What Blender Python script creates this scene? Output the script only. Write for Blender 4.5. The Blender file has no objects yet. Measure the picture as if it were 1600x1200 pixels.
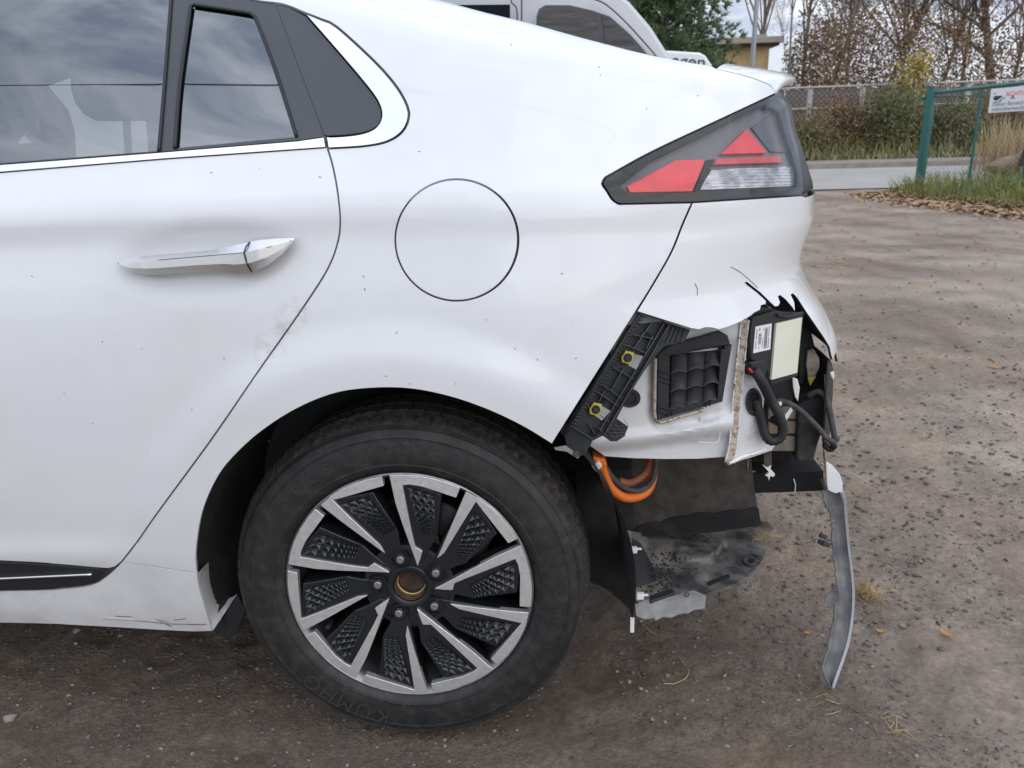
import bpy, bmesh, math, random
import numpy as np
from mathutils import Vector, Matrix
from mathutils.geometry import delaunay_2d_cdt

SC = bpy.context.scene
COL = SC.collection
rng = np.random.default_rng(7)
random.seed(7)

# ------------------------------------------------------------------ camera
F = 1200.0
CAM = np.array([0.2635, -1.163, 1.094])
YAW, PITCH, ROLL = [math.radians(a) for a in (3.37, 18.35, -1.65)]
CAMBER = math.radians(2.3)
def cam_axes():
    cy, sy = math.cos(YAW), math.sin(YAW); cp, sp = math.cos(PITCH), math.sin(PITCH); cr, sr = math.cos(ROLL), math.sin(ROLL)
    w = np.array([-sy*cp, cy*cp, -sp]); r = np.array([cy, sy, 0.]); u = np.cross(r, w)
    return r*cr+u*sr, -r*sr+u*cr, w
AR, AU, AW = cam_axes()
cd = bpy.data.cameras.new('camera'); co = bpy.data.objects.new('camera', cd); COL.objects.link(co)
cd.sensor_fit = 'HORIZONTAL'; cd.sensor_width = 36; cd.lens = 36*F/1600
cd.clip_start = .02; cd.clip_end = 3000
M = Matrix.Identity(4)
for i in range(3):
    M[i][0] = AR[i]; M[i][1] = AU[i]; M[i][2] = -AW[i]; M[i][3] = CAM[i]
co.matrix_world = M
SC.camera = co
cd.dof.use_dof = True; cd.dof.focus_distance = 1.42; cd.dof.aperture_fstop = 9.0

# ------------------------------------------------------------------ world, sun, exposure
SUN_EL, SUN_AZ = math.radians(27), math.radians(138)      # azimuth from +Y clockwise: behind the camera, to the right
w = bpy.data.worlds.new('World'); SC.world = w; w.use_nodes = True
nt = w.node_tree; N = nt.nodes; L = nt.links
for n in list(N): N.remove(n)
out = N.new('ShaderNodeOutputWorld'); bg = N.new('ShaderNodeBackground'); bg.inputs['Strength'].default_value = 0.1
sky = N.new('ShaderNodeTexSky'); sky.sky_type = 'NISHITA'; sky.sun_disc = False
sky.sun_elevation = SUN_EL; sky.sun_rotation = SUN_AZ; sky.air_density = 1.2; sky.dust_density = 2.0
tc = N.new('ShaderNodeTexCoord'); mp = N.new('ShaderNodeMapping'); mp.inputs['Scale'].default_value = (1.2, 1.2, 4.2)
n1 = N.new('ShaderNodeTexNoise'); n1.inputs['Scale'].default_value = 2.3; n1.inputs['Detail'].default_value = 7; n1.inputs['Roughness'].default_value = .58; n1.inputs['Distortion'].default_value = .5
L.new(tc.outputs['Generated'], mp.inputs['Vector']); L.new(mp.outputs[0], n1.inputs['Vector'])
cr1 = N.new('ShaderNodeValToRGB'); e = cr1.color_ramp.elements
e[0].position = .38; e[0].color = (5.6, 6.6, 8.6, 1); e[1].position = .60; e[1].color = (14.4, 14.9, 16.0, 1)
L.new(n1.outputs['Fac'], cr1.inputs['Fac'])
n2 = N.new('ShaderNodeTexNoise'); n2.inputs['Scale'].default_value = 1.6; n2.inputs['Detail'].default_value = 4
L.new(mp.outputs[0], n2.inputs['Vector'])
cr2 = N.new('ShaderNodeValToRGB'); e = cr2.color_ramp.elements
e[0].position = .36; e[0].color = (.72, .72, .72, 1); e[1].position = .6; e[1].color = (1, 1, 1, 1)
L.new(n2.outputs['Fac'], cr2.inputs['Fac'])
mx = N.new('ShaderNodeMixRGB'); L.new(cr2.outputs[0], mx.inputs[0]); L.new(sky.outputs[0], mx.inputs[1]); 
sx = N.new('ShaderNodeSeparateXYZ'); L.new(tc.outputs['Generated'], sx.inputs[0])
mr = N.new('ShaderNodeMapRange'); mr.inputs['From Min'].default_value = 0; mr.inputs['From Max'].default_value = 1; mr.inputs['To Min'].default_value = .54; mr.inputs['To Max'].default_value = .80; L.new(sx.outputs['Z'], mr.inputs['Value'])   # overcast sky: tuned somewhat brighter overhead than at the horizon
ml = N.new('ShaderNodeMixRGB'); ml.blend_type = 'MULTIPLY'; ml.inputs[0].default_value = 1; L.new(cr1.outputs[0], ml.inputs[1]); L.new(mr.outputs[0], ml.inputs[2]); L.new(ml.outputs[0], mx.inputs[2])
L.new(mx.outputs[0], bg.inputs['Color']); L.new(bg.outputs[0], out.inputs['Surface'])
sd = bpy.data.lights.new('sun', 'SUN'); so = bpy.data.objects.new('sun', sd); COL.objects.link(so)
sd.energy = 0.65; sd.angle = math.radians(85); sd.color = (1, .985, .965)
sv = Vector((math.sin(SUN_AZ)*math.cos(SUN_EL), math.cos(SUN_AZ)*math.cos(SUN_EL), math.sin(SUN_EL)))
so.rotation_euler = sv.to_track_quat('Z', 'Y').to_euler(); so.location = sv*50
SC.view_settings.view_transform = 'Standard'; SC.view_settings.look = 'None'; SC.view_settings.gamma = 1
SC.view_settings.use_curve_mapping = False
SC.view_settings.exposure = 0.60
SC.render.engine = 'CYCLES'
SC.cycles.max_bounces = 8; SC.cycles.transparent_max_bounces = 12
SC.cycles.caustics_reflective = False; SC.cycles.caustics_refractive = False
SC.cycles.use_denoising = True

# ------------------------------------------------------------------ photo geometry helpers
def project(P):
    d = np.asarray(P, float)-CAM; z = d@AW
    return np.stack([800+F*(d@AR)/z, 600-F*(d@AU)/z], -1)
def ray(px, py): return AW+AR*((px-800)/F)+AU*((600-py)/F)
def on_plane(px, py, p0, n):
    d = ray(px, py); n = np.asarray(n, float)
    return CAM+d*(np.dot(np.asarray(p0, float)-CAM, n)/np.dot(d, n))
def at_y(px, py, y): return on_plane(px, py, (0, y, 0), (0, 1, 0))
def at_z(px, py, z=0.): return on_plane(px, py, (0, 0, z), (0, 0, 1))
def at_x(px, py, x): return on_plane(px, py, (x, 0, 0), (1, 0, 0))

def mono(xk, yk, x):
    xk = np.asarray(xk, float); yk = np.asarray(yk, float); h = np.diff(xk); d = np.diff(yk)/h
    m = np.empty_like(yk); m[0] = d[0]; m[-1] = d[-1]
    s = d[:-1]*d[1:]; w1 = 2*h[1:]+h[:-1]; w2 = h[1:]+2*h[:-1]
    with np.errstate(all='ignore'):
        hm = (w1+w2)/(w1/d[:-1]+w2/d[1:])
    m[1:-1] = np.where(s > 0, hm, 0)
    x = np.clip(x, xk[0], xk[-1]); i = np.clip(np.searchsorted(xk, x)-1, 0, len(h)-1)
    t = (x-xk[i])/h[i]; t2 = t*t; t3 = t2*t
    return yk[i]*(2*t3-3*t2+1)+h[i]*m[i]*(t3-2*t2+t)+yk[i+1]*(-2*t3+3*t2)+h[i]*m[i+1]*(t3-t2)

# side surface of the car: u runs along the side and bends round the rear corner, v is height and rolls over the roof edge
XC, LC, WC = .15, .42, .42
ZK = np.array([.10, .18, .22, .28, .38, .50, .62, .72, .80, .87, .915, .945, .975, 1.0, 1.03, 1.06, 1.10, 1.15, 1.2, 1.3, 1.4, 1.5])
YK = np.array([.06, .035, .022, .004, -.014, -.030, -.038, -.041, -.038, -.031, -.024, -.0205, -.020, -.013, .004, .022, .045, .075, .105, .17, .245, .33])
EK = [(0.4, 0.8208), (0.5, 0.8208), (0.56, 0.8123), (0.6, 0.8077), (0.635, 0.8011), (0.66, 0.7964), (0.69, 0.7885), (0.72, 0.7735), (0.75, 0.7564), (0.78, 0.7365), (0.81, 0.7204), (0.84, 0.7123), (0.87, 0.7186), (0.9, 0.7324), (0.93, 0.7425), (0.96, 0.7438), (1.0, 0.7422), (1.04, 0.751), (1.08, 0.7582), (1.12, 0.77), (1.15, 0.7748), (1.2, 0.8023)]
TK = [(-2.4, 1.40), (-1.8, 1.46), (-1.2, 1.475), (-0.8, 1.465), (-0.4, 1.44), (-0.25, 1.4106), (-0.1, 1.3618), (0.0, 1.3266), (0.1, 1.297), (0.2, 1.264), (0.3, 1.2267), (0.4, 1.1976), (0.5, 1.1841), (0.6, 1.1785), (0.7, 1.1796), (0.8, 1.183)]
EKx, EKy = np.array(EK).T; TKx, TKy = np.array(TK).T
def Ez(z): return mono(EKx, EKy, z)
def Tu(u): return mono(TKx, TKy, u)
def roll_r(u): return np.clip(.10-.13*np.clip(u-.1, 0, .5), .03, .10)
def over_v(u, phi):
    r = roll_r(u); return Tu(u)-r+r*phi
def feature(x, z):
    r = np.hypot(x, z-.325); k_ = np.clip((.505-r)/.075, 0, 1); f = -0.0095*k_*k_*(3-2*k_)*np.clip((z-.2)/.2, 0, 1)
    cx, cz = -.262, .915; ca, sa = math.cos(.075), math.sin(.075)
    a = ((x-cx)*ca+(z-cz)*sa)/.165; b = (-(x-cx)*sa+(z-cz)*ca)/.062
    q = np.clip(1-(a*a+b*b), 0, 1); f = f+.010*q*q*(3-2*q)
    zc = .985+.045*(x+.55)
    f = f-.0016*np.exp(-((z-zc)/.022)**2)*np.clip((.45-x)/.3, 0, 1)
    f = f+.0015*np.exp(-((z-zc+.04)/.028)**2)*np.clip((.45-x)/.3, 0, 1)
    f = f-.006*np.exp(-((z-.405-.02*(x+.6))/.03)**2)*np.clip((-.42-x)/.15, 0, 1)
    return f
def surface(u, v, d=0.):
    u = np.asarray(u, float); v = np.asarray(v, float)
    T = Tu(u); r = roll_r(u)
    over = np.clip((v-(T-r))/r, 0, np.pi/2); hi = v > T-r
    z = np.where(hi, T-r+r*np.sin(over), v); top = np.where(hi, r*(1-np.cos(over)), 0)
    E = Ez(z); th = np.clip((u-XC)/LC, 0, np.pi/2); past = np.clip((u-XC)/LC-np.pi/2, 0, None)*LC
    x = np.where(u < XC, u, XC+(E-XC)*np.sin(th))
    y = np.where(u < XC, .03*(np.clip(XC-u, 0, None)/2)**2, WC*(1-np.cos(th)))+past
    tx = np.where(u < XC, 1., (E-XC)*np.cos(th)); ty = np.where(u < XC, -.015*np.clip(XC-u, 0, None), WC*np.sin(th)+1e-9); n = np.hypot(tx, ty)
    nx, ny = -ty/n, tx/n
    dd = mono(ZK, YK, z)+top+feature(x, z)+d
    return np.stack([x+nx*dd, y+ny*dd, z], -1)
_gu = np.concatenate([np.arange(-1.3, XC, .02), np.arange(XC, XC+LC*1.42, .012)]); _gv = np.arange(.12, 1.52, .012)
_GU, _GV = np.meshgrid(_gu, _gv); _GU = _GU.ravel(); _GV = _GV.ravel()
_cache = {}
def uv_of(pts, d=0.):
    pts = np.atleast_2d(np.asarray(pts, float))
    if d not in _cache:
        P = surface(_GU, _GV, d); q = project(P)
        ok = _GV < over_v(_GU, 1.35); q[~ok] = 1e6
        _cache[d] = q
    q = _cache[d]; res = []
    for p in pts:
        i = np.argmin(((q-p)**2).sum(1)); res.append((_GU[i], _GV[i]))
    uv = np.array(res)
    for it in range(10):
        h = 1e-4; P0 = project(surface(uv[:, 0], uv[:, 1], d)); Pu = project(surface(uv[:, 0]+h, uv[:, 1], d)); Pv = project(surface(uv[:, 0], uv[:, 1]+h, d))
        a = (Pu-P0)/h; b = (Pv-P0)/h; det = a[:, 0]*b[:, 1]-a[:, 1]*b[:, 0]; det = np.where(np.abs(det) < 2e4, np.sign(det+1e-9)*2e4, det)
        e = pts-P0; du = (e[:, 0]*b[:, 1]-e[:, 1]*b[:, 0])/det; dv = (a[:, 0]*e[:, 1]-a[:, 1]*e[:, 0])/det
        uv[:, 0] += np.clip(du, -.03, .03); uv[:, 1] += np.clip(dv, -.03, .03)
        uv[:, 0] = np.clip(uv[:, 0], -1.5, XC+LC*1.45)
    return uv
def on_cars(pts, d=0.):
    a = uv_of(pts, d); return list(surface(a[:, 0], a[:, 1], d))
def on_car(px, py, d=0.):
    a = uv_of([(px, py)], d)[0]; return surface(a[0], a[1], d)

def cr(pts, step=7.0):
    """Catmull-Rom through pts, resampled about every `step` units"""
    P = [np.asarray(p, float) for p in pts]; P = [2*P[0]-P[1]]+P+[2*P[-1]-P[-2]]; o = []
    for i in range(1, len(P)-2):
        n = max(1, int(np.linalg.norm(P[i+1]-P[i])/step))
        for k in range(n):
            t = k/n; a, b, c, e = P[i-1], P[i], P[i+1], P[i+2]
            o.append(.5*((2*b)+(c-a)*t+(2*a-5*b+4*c-e)*t*t+(3*b-a-3*c+e)*t**3))
    o.append(P[-2]); return o
def ln(pts, step=7.0):
    o = []
    for a, b in zip(pts[:-1], pts[1:]):
        a = np.asarray(a, float); b = np.asarray(b, float); n = max(1, int(np.linalg.norm(b-a)/step))
        for k in range(n): o.append(a+(b-a)*k/n)
    o.append(np.asarray(pts[-1], float)); return o
def join(*segs):
    o = []
    for s in segs:
        for p in s:
            if not o or np.linalg.norm(np.asarray(p)-o[-1]) > 1e-9: o.append(np.asarray(p, float))
    if np.linalg.norm(o[0]-o[-1]) < 1e-6: o.pop()
    return o

# ------------------------------------------------------------------ materials
MATS = {}
def mat(name, col, rough=.5, metal=0., coat=0., spec=None, noise=None, bump=0., bscale=200., trans=0., emit=None, ior=None):
    """noise=(colour2, scale, lo, hi[, detail])"""
    m = bpy.data.materials.new(name); m.use_nodes = True; t = m.node_tree; b = t.nodes['Principled BSDF']
    b.inputs['Base Color'].default_value = (*col, 1); b.inputs['Roughness'].default_value = rough; b.inputs['Metallic'].default_value = metal
    b.inputs['Coat Weight'].default_value = coat; b.inputs['Coat Roughness'].default_value = .04
    if spec is not None: b.inputs['Specular IOR Level'].default_value = spec
    if trans: b.inputs['Transmission Weight'].default_value = trans
    if ior: b.inputs['IOR'].default_value = ior
    g = t.nodes.new('ShaderNodeNewGeometry'); pos = t.nodes.new('ShaderNodeTexCoord')
    if noise:
        n = t.nodes.new('ShaderNodeTexNoise'); n.inputs['Scale'].default_value = noise[1]; n.inputs['Detail'].default_value = noise[4] if len(noise) > 4 else 5; n.inputs['Roughness'].default_value = .6
        t.links.new(pos.outputs['Object'], n.inputs['Vector'])
        r = t.nodes.new('ShaderNodeValToRGB'); r.color_ramp.elements[0].position = noise[2]; r.color_ramp.elements[1].position = noise[3]
        r.color_ramp.elements[0].color = (*col, 1); r.color_ramp.elements[1].color = (*noise[0], 1)
        t.links.new(n.outputs['Fac'], r.inputs['Fac']); t.links.new(r.outputs[0], b.inputs['Base Color'])
    if bump:
        n = t.nodes.new('ShaderNodeTexNoise'); n.inputs['Scale'].default_value = bscale; n.inputs['Detail'].default_value = 4
        t.links.new(pos.outputs['Object'], n.inputs['Vector'])
        bp = t.nodes.new('ShaderNodeBump'); bp.inputs['Strength'].default_value = bump; bp.inputs['Distance'].default_value = .002
        t.links.new(n.outputs['Fac'], bp.inputs['Height']); t.links.new(bp.outputs[0], b.inputs['Normal'])
    if emit: b.inputs['Emission Color'].default_value = (*emit[0], 1); b.inputs['Emission Strength'].default_value = emit[1]
    MATS[name] = m; return m
def paint(name, col):
    """car paint with a faint film of road dust and a few specks"""
    m = mat(name, col, .28, 0, 1.0)
    t = m.node_tree; b = t.nodes['Principled BSDF']; pos = t.nodes.new('ShaderNodeTexCoord')
    n = t.nodes.new('ShaderNodeTexNoise'); n.inputs['Scale'].default_value = 5; n.inputs['Detail'].default_value = 8; n.inputs['Roughness'].default_value = .65; t.links.new(pos.outputs['Object'], n.inputs['Vector'])
    r = t.nodes.new('ShaderNodeValToRGB'); r.color_ramp.elements[0].position = .46; r.color_ramp.elements[1].position = .8
    r.color_ramp.elements[0].color = (*col, 1); r.color_ramp.elements[1].color = (col[0]*.94, col[1]*.93, col[2]*.91, 1); t.links.new(n.outputs['Fac'], r.inputs['Fac'])
    v = t.nodes.new('ShaderNodeTexVoronoi'); v.inputs['Scale'].default_value = 26; t.links.new(pos.outputs['Object'], v.inputs['Vector'])
    r2 = t.nodes.new('ShaderNodeValToRGB'); r2.color_ramp.elements[0].position = .018; r2.color_ramp.elements[1].position = .03; r2.color_ramp.elements[0].color = (.62, .60, .56, 1); r2.color_ramp.elements[1].color = (1, 1, 1, 1)
    t.links.new(v.outputs['Distance'], r2.inputs['Fac'])
    mm = t.nodes.new('ShaderNodeMixRGB'); mm.blend_type = 'MULTIPLY'; mm.inputs[0].default_value = 1; t.links.new(r.outputs[0], mm.inputs[1]); t.links.new(r2.outputs[0], mm.inputs[2]); t.links.new(mm.outputs[0], b.inputs['Base Color'])
    sep = t.nodes.new('ShaderNodeSeparateXYZ'); t.links.new(pos.outputs['Object'], sep.inputs[0])
    film = t.nodes.new('ShaderNodeMapRange'); film.inputs['From Min'].default_value = .42; film.inputs['From Max'].default_value = .2; t.links.new(sep.outputs['Z'], film.inputs['Value'])   # road spray low on the sides
    nf = t.nodes.new('ShaderNodeTexNoise'); nf.inputs['Scale'].default_value = 7; nf.inputs['Detail'].default_value = 9; nf.inputs['Roughness'].default_value = .7; t.links.new(pos.outputs['Object'], nf.inputs['Vector'])
    rf = t.nodes.new('ShaderNodeMapRange'); rf.inputs['From Min'].default_value = .42; rf.inputs['From Max'].default_value = .72; t.links.new(nf.outputs['Fac'], rf.inputs['Value'])
    mf = t.nodes.new('ShaderNodeMath'); mf.operation = 'MULTIPLY'; t.links.new(film.outputs[0], mf.inputs[0]); t.links.new(rf.outputs[0], mf.inputs[1]); mf2 = t.nodes.new('ShaderNodeMath'); mf2.operation = 'MULTIPLY'; mf2.inputs[1].default_value = .55; t.links.new(mf.outputs[0], mf2.inputs[0]); tot = mf2.outputs[0]
    ns = t.nodes.new('ShaderNodeTexNoise'); ns.inputs['Scale'].default_value = 45; ns.inputs['Detail'].default_value = 8; ns.inputs['Roughness'].default_value = .7; t.links.new(pos.outputs['Object'], ns.inputs['Vector'])
    rs = t.nodes.new('ShaderNodeMapRange'); rs.inputs['From Min'].default_value = .46; rs.inputs['From Max'].default_value = .66; t.links.new(ns.outputs['Fac'], rs.inputs['Value'])
    for px_, py_, rad in ((462, 490, .030), (445, 512, .026), (424, 540, .030), (408, 560, .018), (1100, 105, .02), (60, 945, .06)):
        q_ = at_y(px_, py_, -.035); vd = t.nodes.new('ShaderNodeVectorMath'); vd.operation = 'DISTANCE'; t.links.new(pos.outputs['Object'], vd.inputs[0]); vd.inputs[1].default_value = tuple(q_)
        rd = t.nodes.new('ShaderNodeMapRange'); rd.inputs['From Min'].default_value = rad; rd.inputs['From Max'].default_value = rad*.2; rd.inputs['To Max'].default_value = .7; t.links.new(vd.outputs['Value'], rd.inputs['Value'])
        mm1 = t.nodes.new('ShaderNodeMath'); mm1.operation = 'MULTIPLY'; t.links.new(rd.outputs[0], mm1.inputs[0]); t.links.new(rs.outputs[0], mm1.inputs[1])
        ad = t.nodes.new('ShaderNodeMath'); ad.operation = 'MAXIMUM'; t.links.new(tot, ad.inputs[0]); t.links.new(mm1.outputs[0], ad.inputs[1]); tot = ad.outputs[0]
    dm = t.nodes.new('ShaderNodeMixRGB'); t.links.new(tot, dm.inputs[0]); t.links.new(mm.outputs[0], dm.inputs[1]); dm.inputs[2].default_value = (.36, .31, .25, 1); t.links.new(dm.outputs[0], b.inputs['Base Color'])
    n3 = t.nodes.new('ShaderNodeTexNoise'); n3.inputs['Scale'].default_value = 9; t.links.new(pos.outputs['Object'], n3.inputs['Vector'])
    r3 = t.nodes.new('ShaderNodeMapRange'); r3.inputs['From Min'].default_value = .4; r3.inputs['From Max'].default_value = .75; r3.inputs['To Min'].default_value = .015; r3.inputs['To Max'].default_value = .07
    t.links.new(n3.outputs['Fac'], r3.inputs['Value']); t.links.new(r3.outputs[0], b.inputs['Coat Roughness'])
    return m
paint('white_paint', (.785, .802, .828))
mat('inner_paint', (.70, .71, .73), .42, 0, .3, noise=((.34, .31, .28), 14, .52, .80))
mat('black_plastic', (.016, .018, .021), .45, bump=.15, bscale=600)
mat('grained_plastic', (.020, .023, .028), .55, bump=.5, bscale=900, noise=((.05, .052, .055), 60, .55, .8))
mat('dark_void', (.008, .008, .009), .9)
mat('gap_dark', (.15, .155, .165), .8)
mat('liner_felt', (.018, .018, .019), .95, bump=.8, bscale=260, noise=((.05, .045, .04), 18, .5, .78))
mat('trim_grey', (.055, .062, .073), .33, 0, .2)
mat('chrome', (.92, .92, .93), .16, 1.0)
mat('satin_chrome', (.88, .88, .88), .30, .9)
mat('machined', (.90, .91, .92), .26, .72, noise=((.74, .75, .76), 90, .4, .75), bump=.10, bscale=500)
mat('wheel_black', (.010, .012, .015), .34, 0, .3)
mat('barrel_metal', (.30, .30, .31), .38, .85, noise=((.10, .09, .08), 20, .45, .75))
mat('nut_metal', (.50, .50, .50), .32, .9)
mat('rust', (.12, .07, .045), .8, .2, noise=((.05, .035, .028), 60, .4, .7), bump=.5, bscale=300)
mat('brass_ring', (.52, .36, .16), .5, .6)
mat('rubber', (.014, .0145, .0155), .50, noise=((.048, .045, .042), 40, .44, .80, 12), bump=.5, bscale=520)
mat('letter_rubber', (.034, .034, .036), .5)
mat('tread_rubber', (.026, .024, .022), .9, noise=((.085, .072, .060), 70, .46, .74, 9), bump=.8, bscale=300)
mat('yellow_clip', (.46, .37, .06), .6)
mat('seam_sealer', (.52, .44, .36), .6, noise=((.20, .13, .08), 110, .52, .66, 8), bump=.9, bscale=260)
mat('raw_metal', (.58, .54, .50), .45, .1, noise=((.30, .25, .2), 40, .45, .7))
mat('torn_white', (.85, .84, .82), .5)
mat('pale_yellow', (.70, .70, .56), .5, noise=((.76, .76, .66), 18, .4, .7))
mat('label_white', (.78, .78, .80), .5)
mat('ink', (.05, .05, .06), .6)
mat('harness', (.020, .021, .023), .6, bump=.6, bscale=260)
mat('rib_dusty', (.060, .063, .070), .6)
mat('dusty_harness', (.055, .055, .056), .75, bump=.5, bscale=260, noise=((.11, .10, .09), 60, .45, .7))
mat('orange_sleeve', (.78, .17, .02), .48)
mat('dusty_orange', (.42, .13, .05), .65, noise=((.22, .12, .09), 50, .4, .7))
mat('beam_beige', (.30, .245, .195), .6, noise=((.19, .15, .12), 40, .4, .7), bump=.3, bscale=120)
mat('foam_black', (.035, .036, .038), .85, noise=((.075, .075, .075), 50, .45, .75), bump=.6, bscale=200)
mat('dirty_liner', (.055, .048, .042), .85, noise=((.105, .093, .082), 30, .42, .72), bump=.6, bscale=300)
mat('dirty_shield', (.045, .046, .051), .7, noise=((.235, .215, .19), 13, .38, .58, 10), bump=.7, bscale=150)
mat('torn_shield', (.26, .255, .25), .7, noise=((.38, .37, .355), 40, .42, .7, 9), bump=.5, bscale=200)
mat('strip_inner', (.10, .105, .115), .6, noise=((.24, .225, .21), 20, .40, .70, 9), bump=.5, bscale=150)
mat('lamp_black', (.006, .007, .008), .30, spec=.25)
mat('lamp_housing', (.055, .060, .070), .30)
mat('lamp_red', (.78, .028, .040), .24, 0, .2, noise=((.62, .02, .03), 22, .35, .7))
mat('lamp_red_dark', (.52, .03, .04), .28, 0, .2)
mat('lamp_silver', (.62, .63, .65), .20, .8, noise=((.26, .265, .275), 16, .42, .62))
def thin_sheet(t, fres, mi):
    # a single sheet stands for a thin pane: seen from behind it refracts like the front, without total internal reflection
    g = t.nodes.new('ShaderNodeNewGeometry'); s = t.nodes.new('ShaderNodeMath'); s.operation = 'SUBTRACT'; s.inputs[0].default_value = 1; t.links.new(g.outputs['Backfacing'], s.inputs[1])
    m_ = t.nodes.new('ShaderNodeMath'); m_.operation = 'MULTIPLY'; t.links.new(fres.outputs[0], m_.inputs[0]); t.links.new(s.outputs[0], m_.inputs[1]); t.links.new(m_.outputs[0], mi.inputs[0])
def lens_mat():
    m = bpy.data.materials.new('lamp_lens'); m.use_nodes = True; t = m.node_tree; t.nodes.remove(t.nodes['Principled BSDF']); o = t.nodes['Material Output']
    tr = t.nodes.new('ShaderNodeBsdfTransparent'); tr.inputs[0].default_value = (.93, .92, .93, 1)
    gl = t.nodes.new('ShaderNodeBsdfGlossy'); gl.inputs['Roughness'].default_value = .03
    fr = t.nodes.new('ShaderNodeFresnel'); fr.inputs['IOR'].default_value = 1.46
    mi = t.nodes.new('ShaderNodeMixShader'); thin_sheet(t, fr, mi); t.links.new(tr.outputs[0], mi.inputs[1]); t.links.new(gl.outputs[0], mi.inputs[2]); t.links.new(mi.outputs[0], o.inputs[0])
    MATS['lamp_lens'] = m
lens_mat()
def glass_mat(name, tint, base):
    m = bpy.data.materials.new(name); m.use_nodes = True; t = m.node_tree; t.nodes.remove(t.nodes['Principled BSDF']); o = t.nodes['Material Output']
    tr = t.nodes.new('ShaderNodeBsdfTransparent'); tr.inputs[0].default_value = (*tint, 1)
    gl = t.nodes.new('ShaderNodeBsdfGlossy'); gl.inputs['Roughness'].default_value = .015; gl.inputs['Color'].default_value = (.92, .95, 1, 1)
    lw = t.nodes.new('ShaderNodeFresnel'); lw.inputs['IOR'].default_value = base
    mi = t.nodes.new('ShaderNodeMixShader'); thin_sheet(t, lw, mi); t.links.new(tr.outputs[0], mi.inputs[1]); t.links.new(gl.outputs[0], mi.inputs[2]); t.links.new(mi.outputs[0], o.inputs[0])
    MATS[name] = m
glass_mat('privacy_glass', (.34, .36, .37), 3.0)
glass_mat('van_glass', (.10, .12, .14), 2.8)
mat('silver_paint', (.52, .53, .55), .35, .25, .8)
mat('van_seal', (.10, .10, .115), .6)
mat('far_white', (.80, .81, .84), .4)
mat('letter_dark', (.05, .06, .09), .6)
mat('house_wall', (.80, .61, .34), .85, noise=((.58, .40, .2), 1.5, .4, .7))
mat('house_roof', (.55, .50, .42), .8)
mat('house_soffit', (.10, .09, .085), .8)
mat('lamp_post_grey', (.33, .35, .38), .5, .3)
mat('bark', (.12, .098, .082), .9, noise=((.21, .175, .15), 6, .4, .7), bump=.6, bscale=30)
mat('twig', (.29, .23, .19), .9)
mat('bark_pale', (.27, .235, .205), .9, noise=((.18, .15, .125), 5, .4, .7))
mat('leaf_brown', (.27, .165, .09), .8, noise=((.17, .115, .07), 1.2, .35, .7))
mat('leaf_rust', (.32, .16, .085), .8, noise=((.21, .115, .06), 1.5, .35, .7))
mat('leaf_yellow', (.56, .42, .12), .75, noise=((.36, .33, .09), 2, .35, .7))
mat('leaf_olive', (.17, .16, .068), .8, noise=((.24, .19, .10), 2.2, .35, .7))
mat('leaf_green', (.115, .145, .055), .8, noise=((.18, .175, .075), 2.2, .35, .7))
mat('pine_needle', (.085, .145, .070), .7, noise=((.15, .20, .09), 2.0, .35, .7))
mat('concrete_post', (.56, .54, .53), .85, noise=((.42, .4, .38), 6, .4, .7))
mat('rail_grey', (.50, .46, .43), .7)
mat('board_grey', (.105, .088, .085), .9, noise=((.17, .14, .13), 9, .35, .7))
mat('gate_green', (.006, .115, .105), .38, 0, .4)
mat('wire_green', (.02, .10, .09), .5)
mat('sign_white', (.80, .82, .86), .4)
mat('sign_red', (.85, .10, .08), .5)
mat('sign_grey', (.22, .24, .28), .5)
mat('stone_pale', (.27, .245, .22), .85, noise=((.26, .23, .2), 18, .4, .7), bump=.4, bscale=60)
mat('stone_dark', (.10, .09, .085), .8, noise=((.17, .15, .14), 22, .4, .7), bump=.5, bscale=80)
mat('stone_tan', (.36, .28, .19), .9, noise=((.22, .165, .11), 3.0, .4, .7), bump=.6, bscale=12)
mat('crust_dark', (.045, .04, .036), .9)
mat('straw', (.50, .38, .19), .7, noise=((.36, .26, .12), 8, .35, .7))
mat('reed', (.58, .45, .27), .8, noise=((.42, .31, .18), 5, .35, .7))
mat('fallen_leaf', (.48, .25, .09), .6, noise=((.33, .15, .06), 60, .35, .7))
mat('litter_leaf', (.46, .32, .19), .8, noise=((.27, .17, .10), 6, .35, .7))
mat('grass_blade', (.12, .17, .045), .7, noise=((.30, .28, .10), 1.5, .35, .7))
mat('grass_dry', (.30, .26, .13), .8, noise=((.18, .19, .07), .8, .35, .7))
mat('seat_fabric', (.36, .40, .41), .9)
mat('seat_dark', (.06, .065, .07), .9)
mat('red_trim', (.62, .07, .08), .7)
mat('mesh_white', (.75, .78, .78), .6)
mat('cable_black', (.02, .02, .02), .6)

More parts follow.
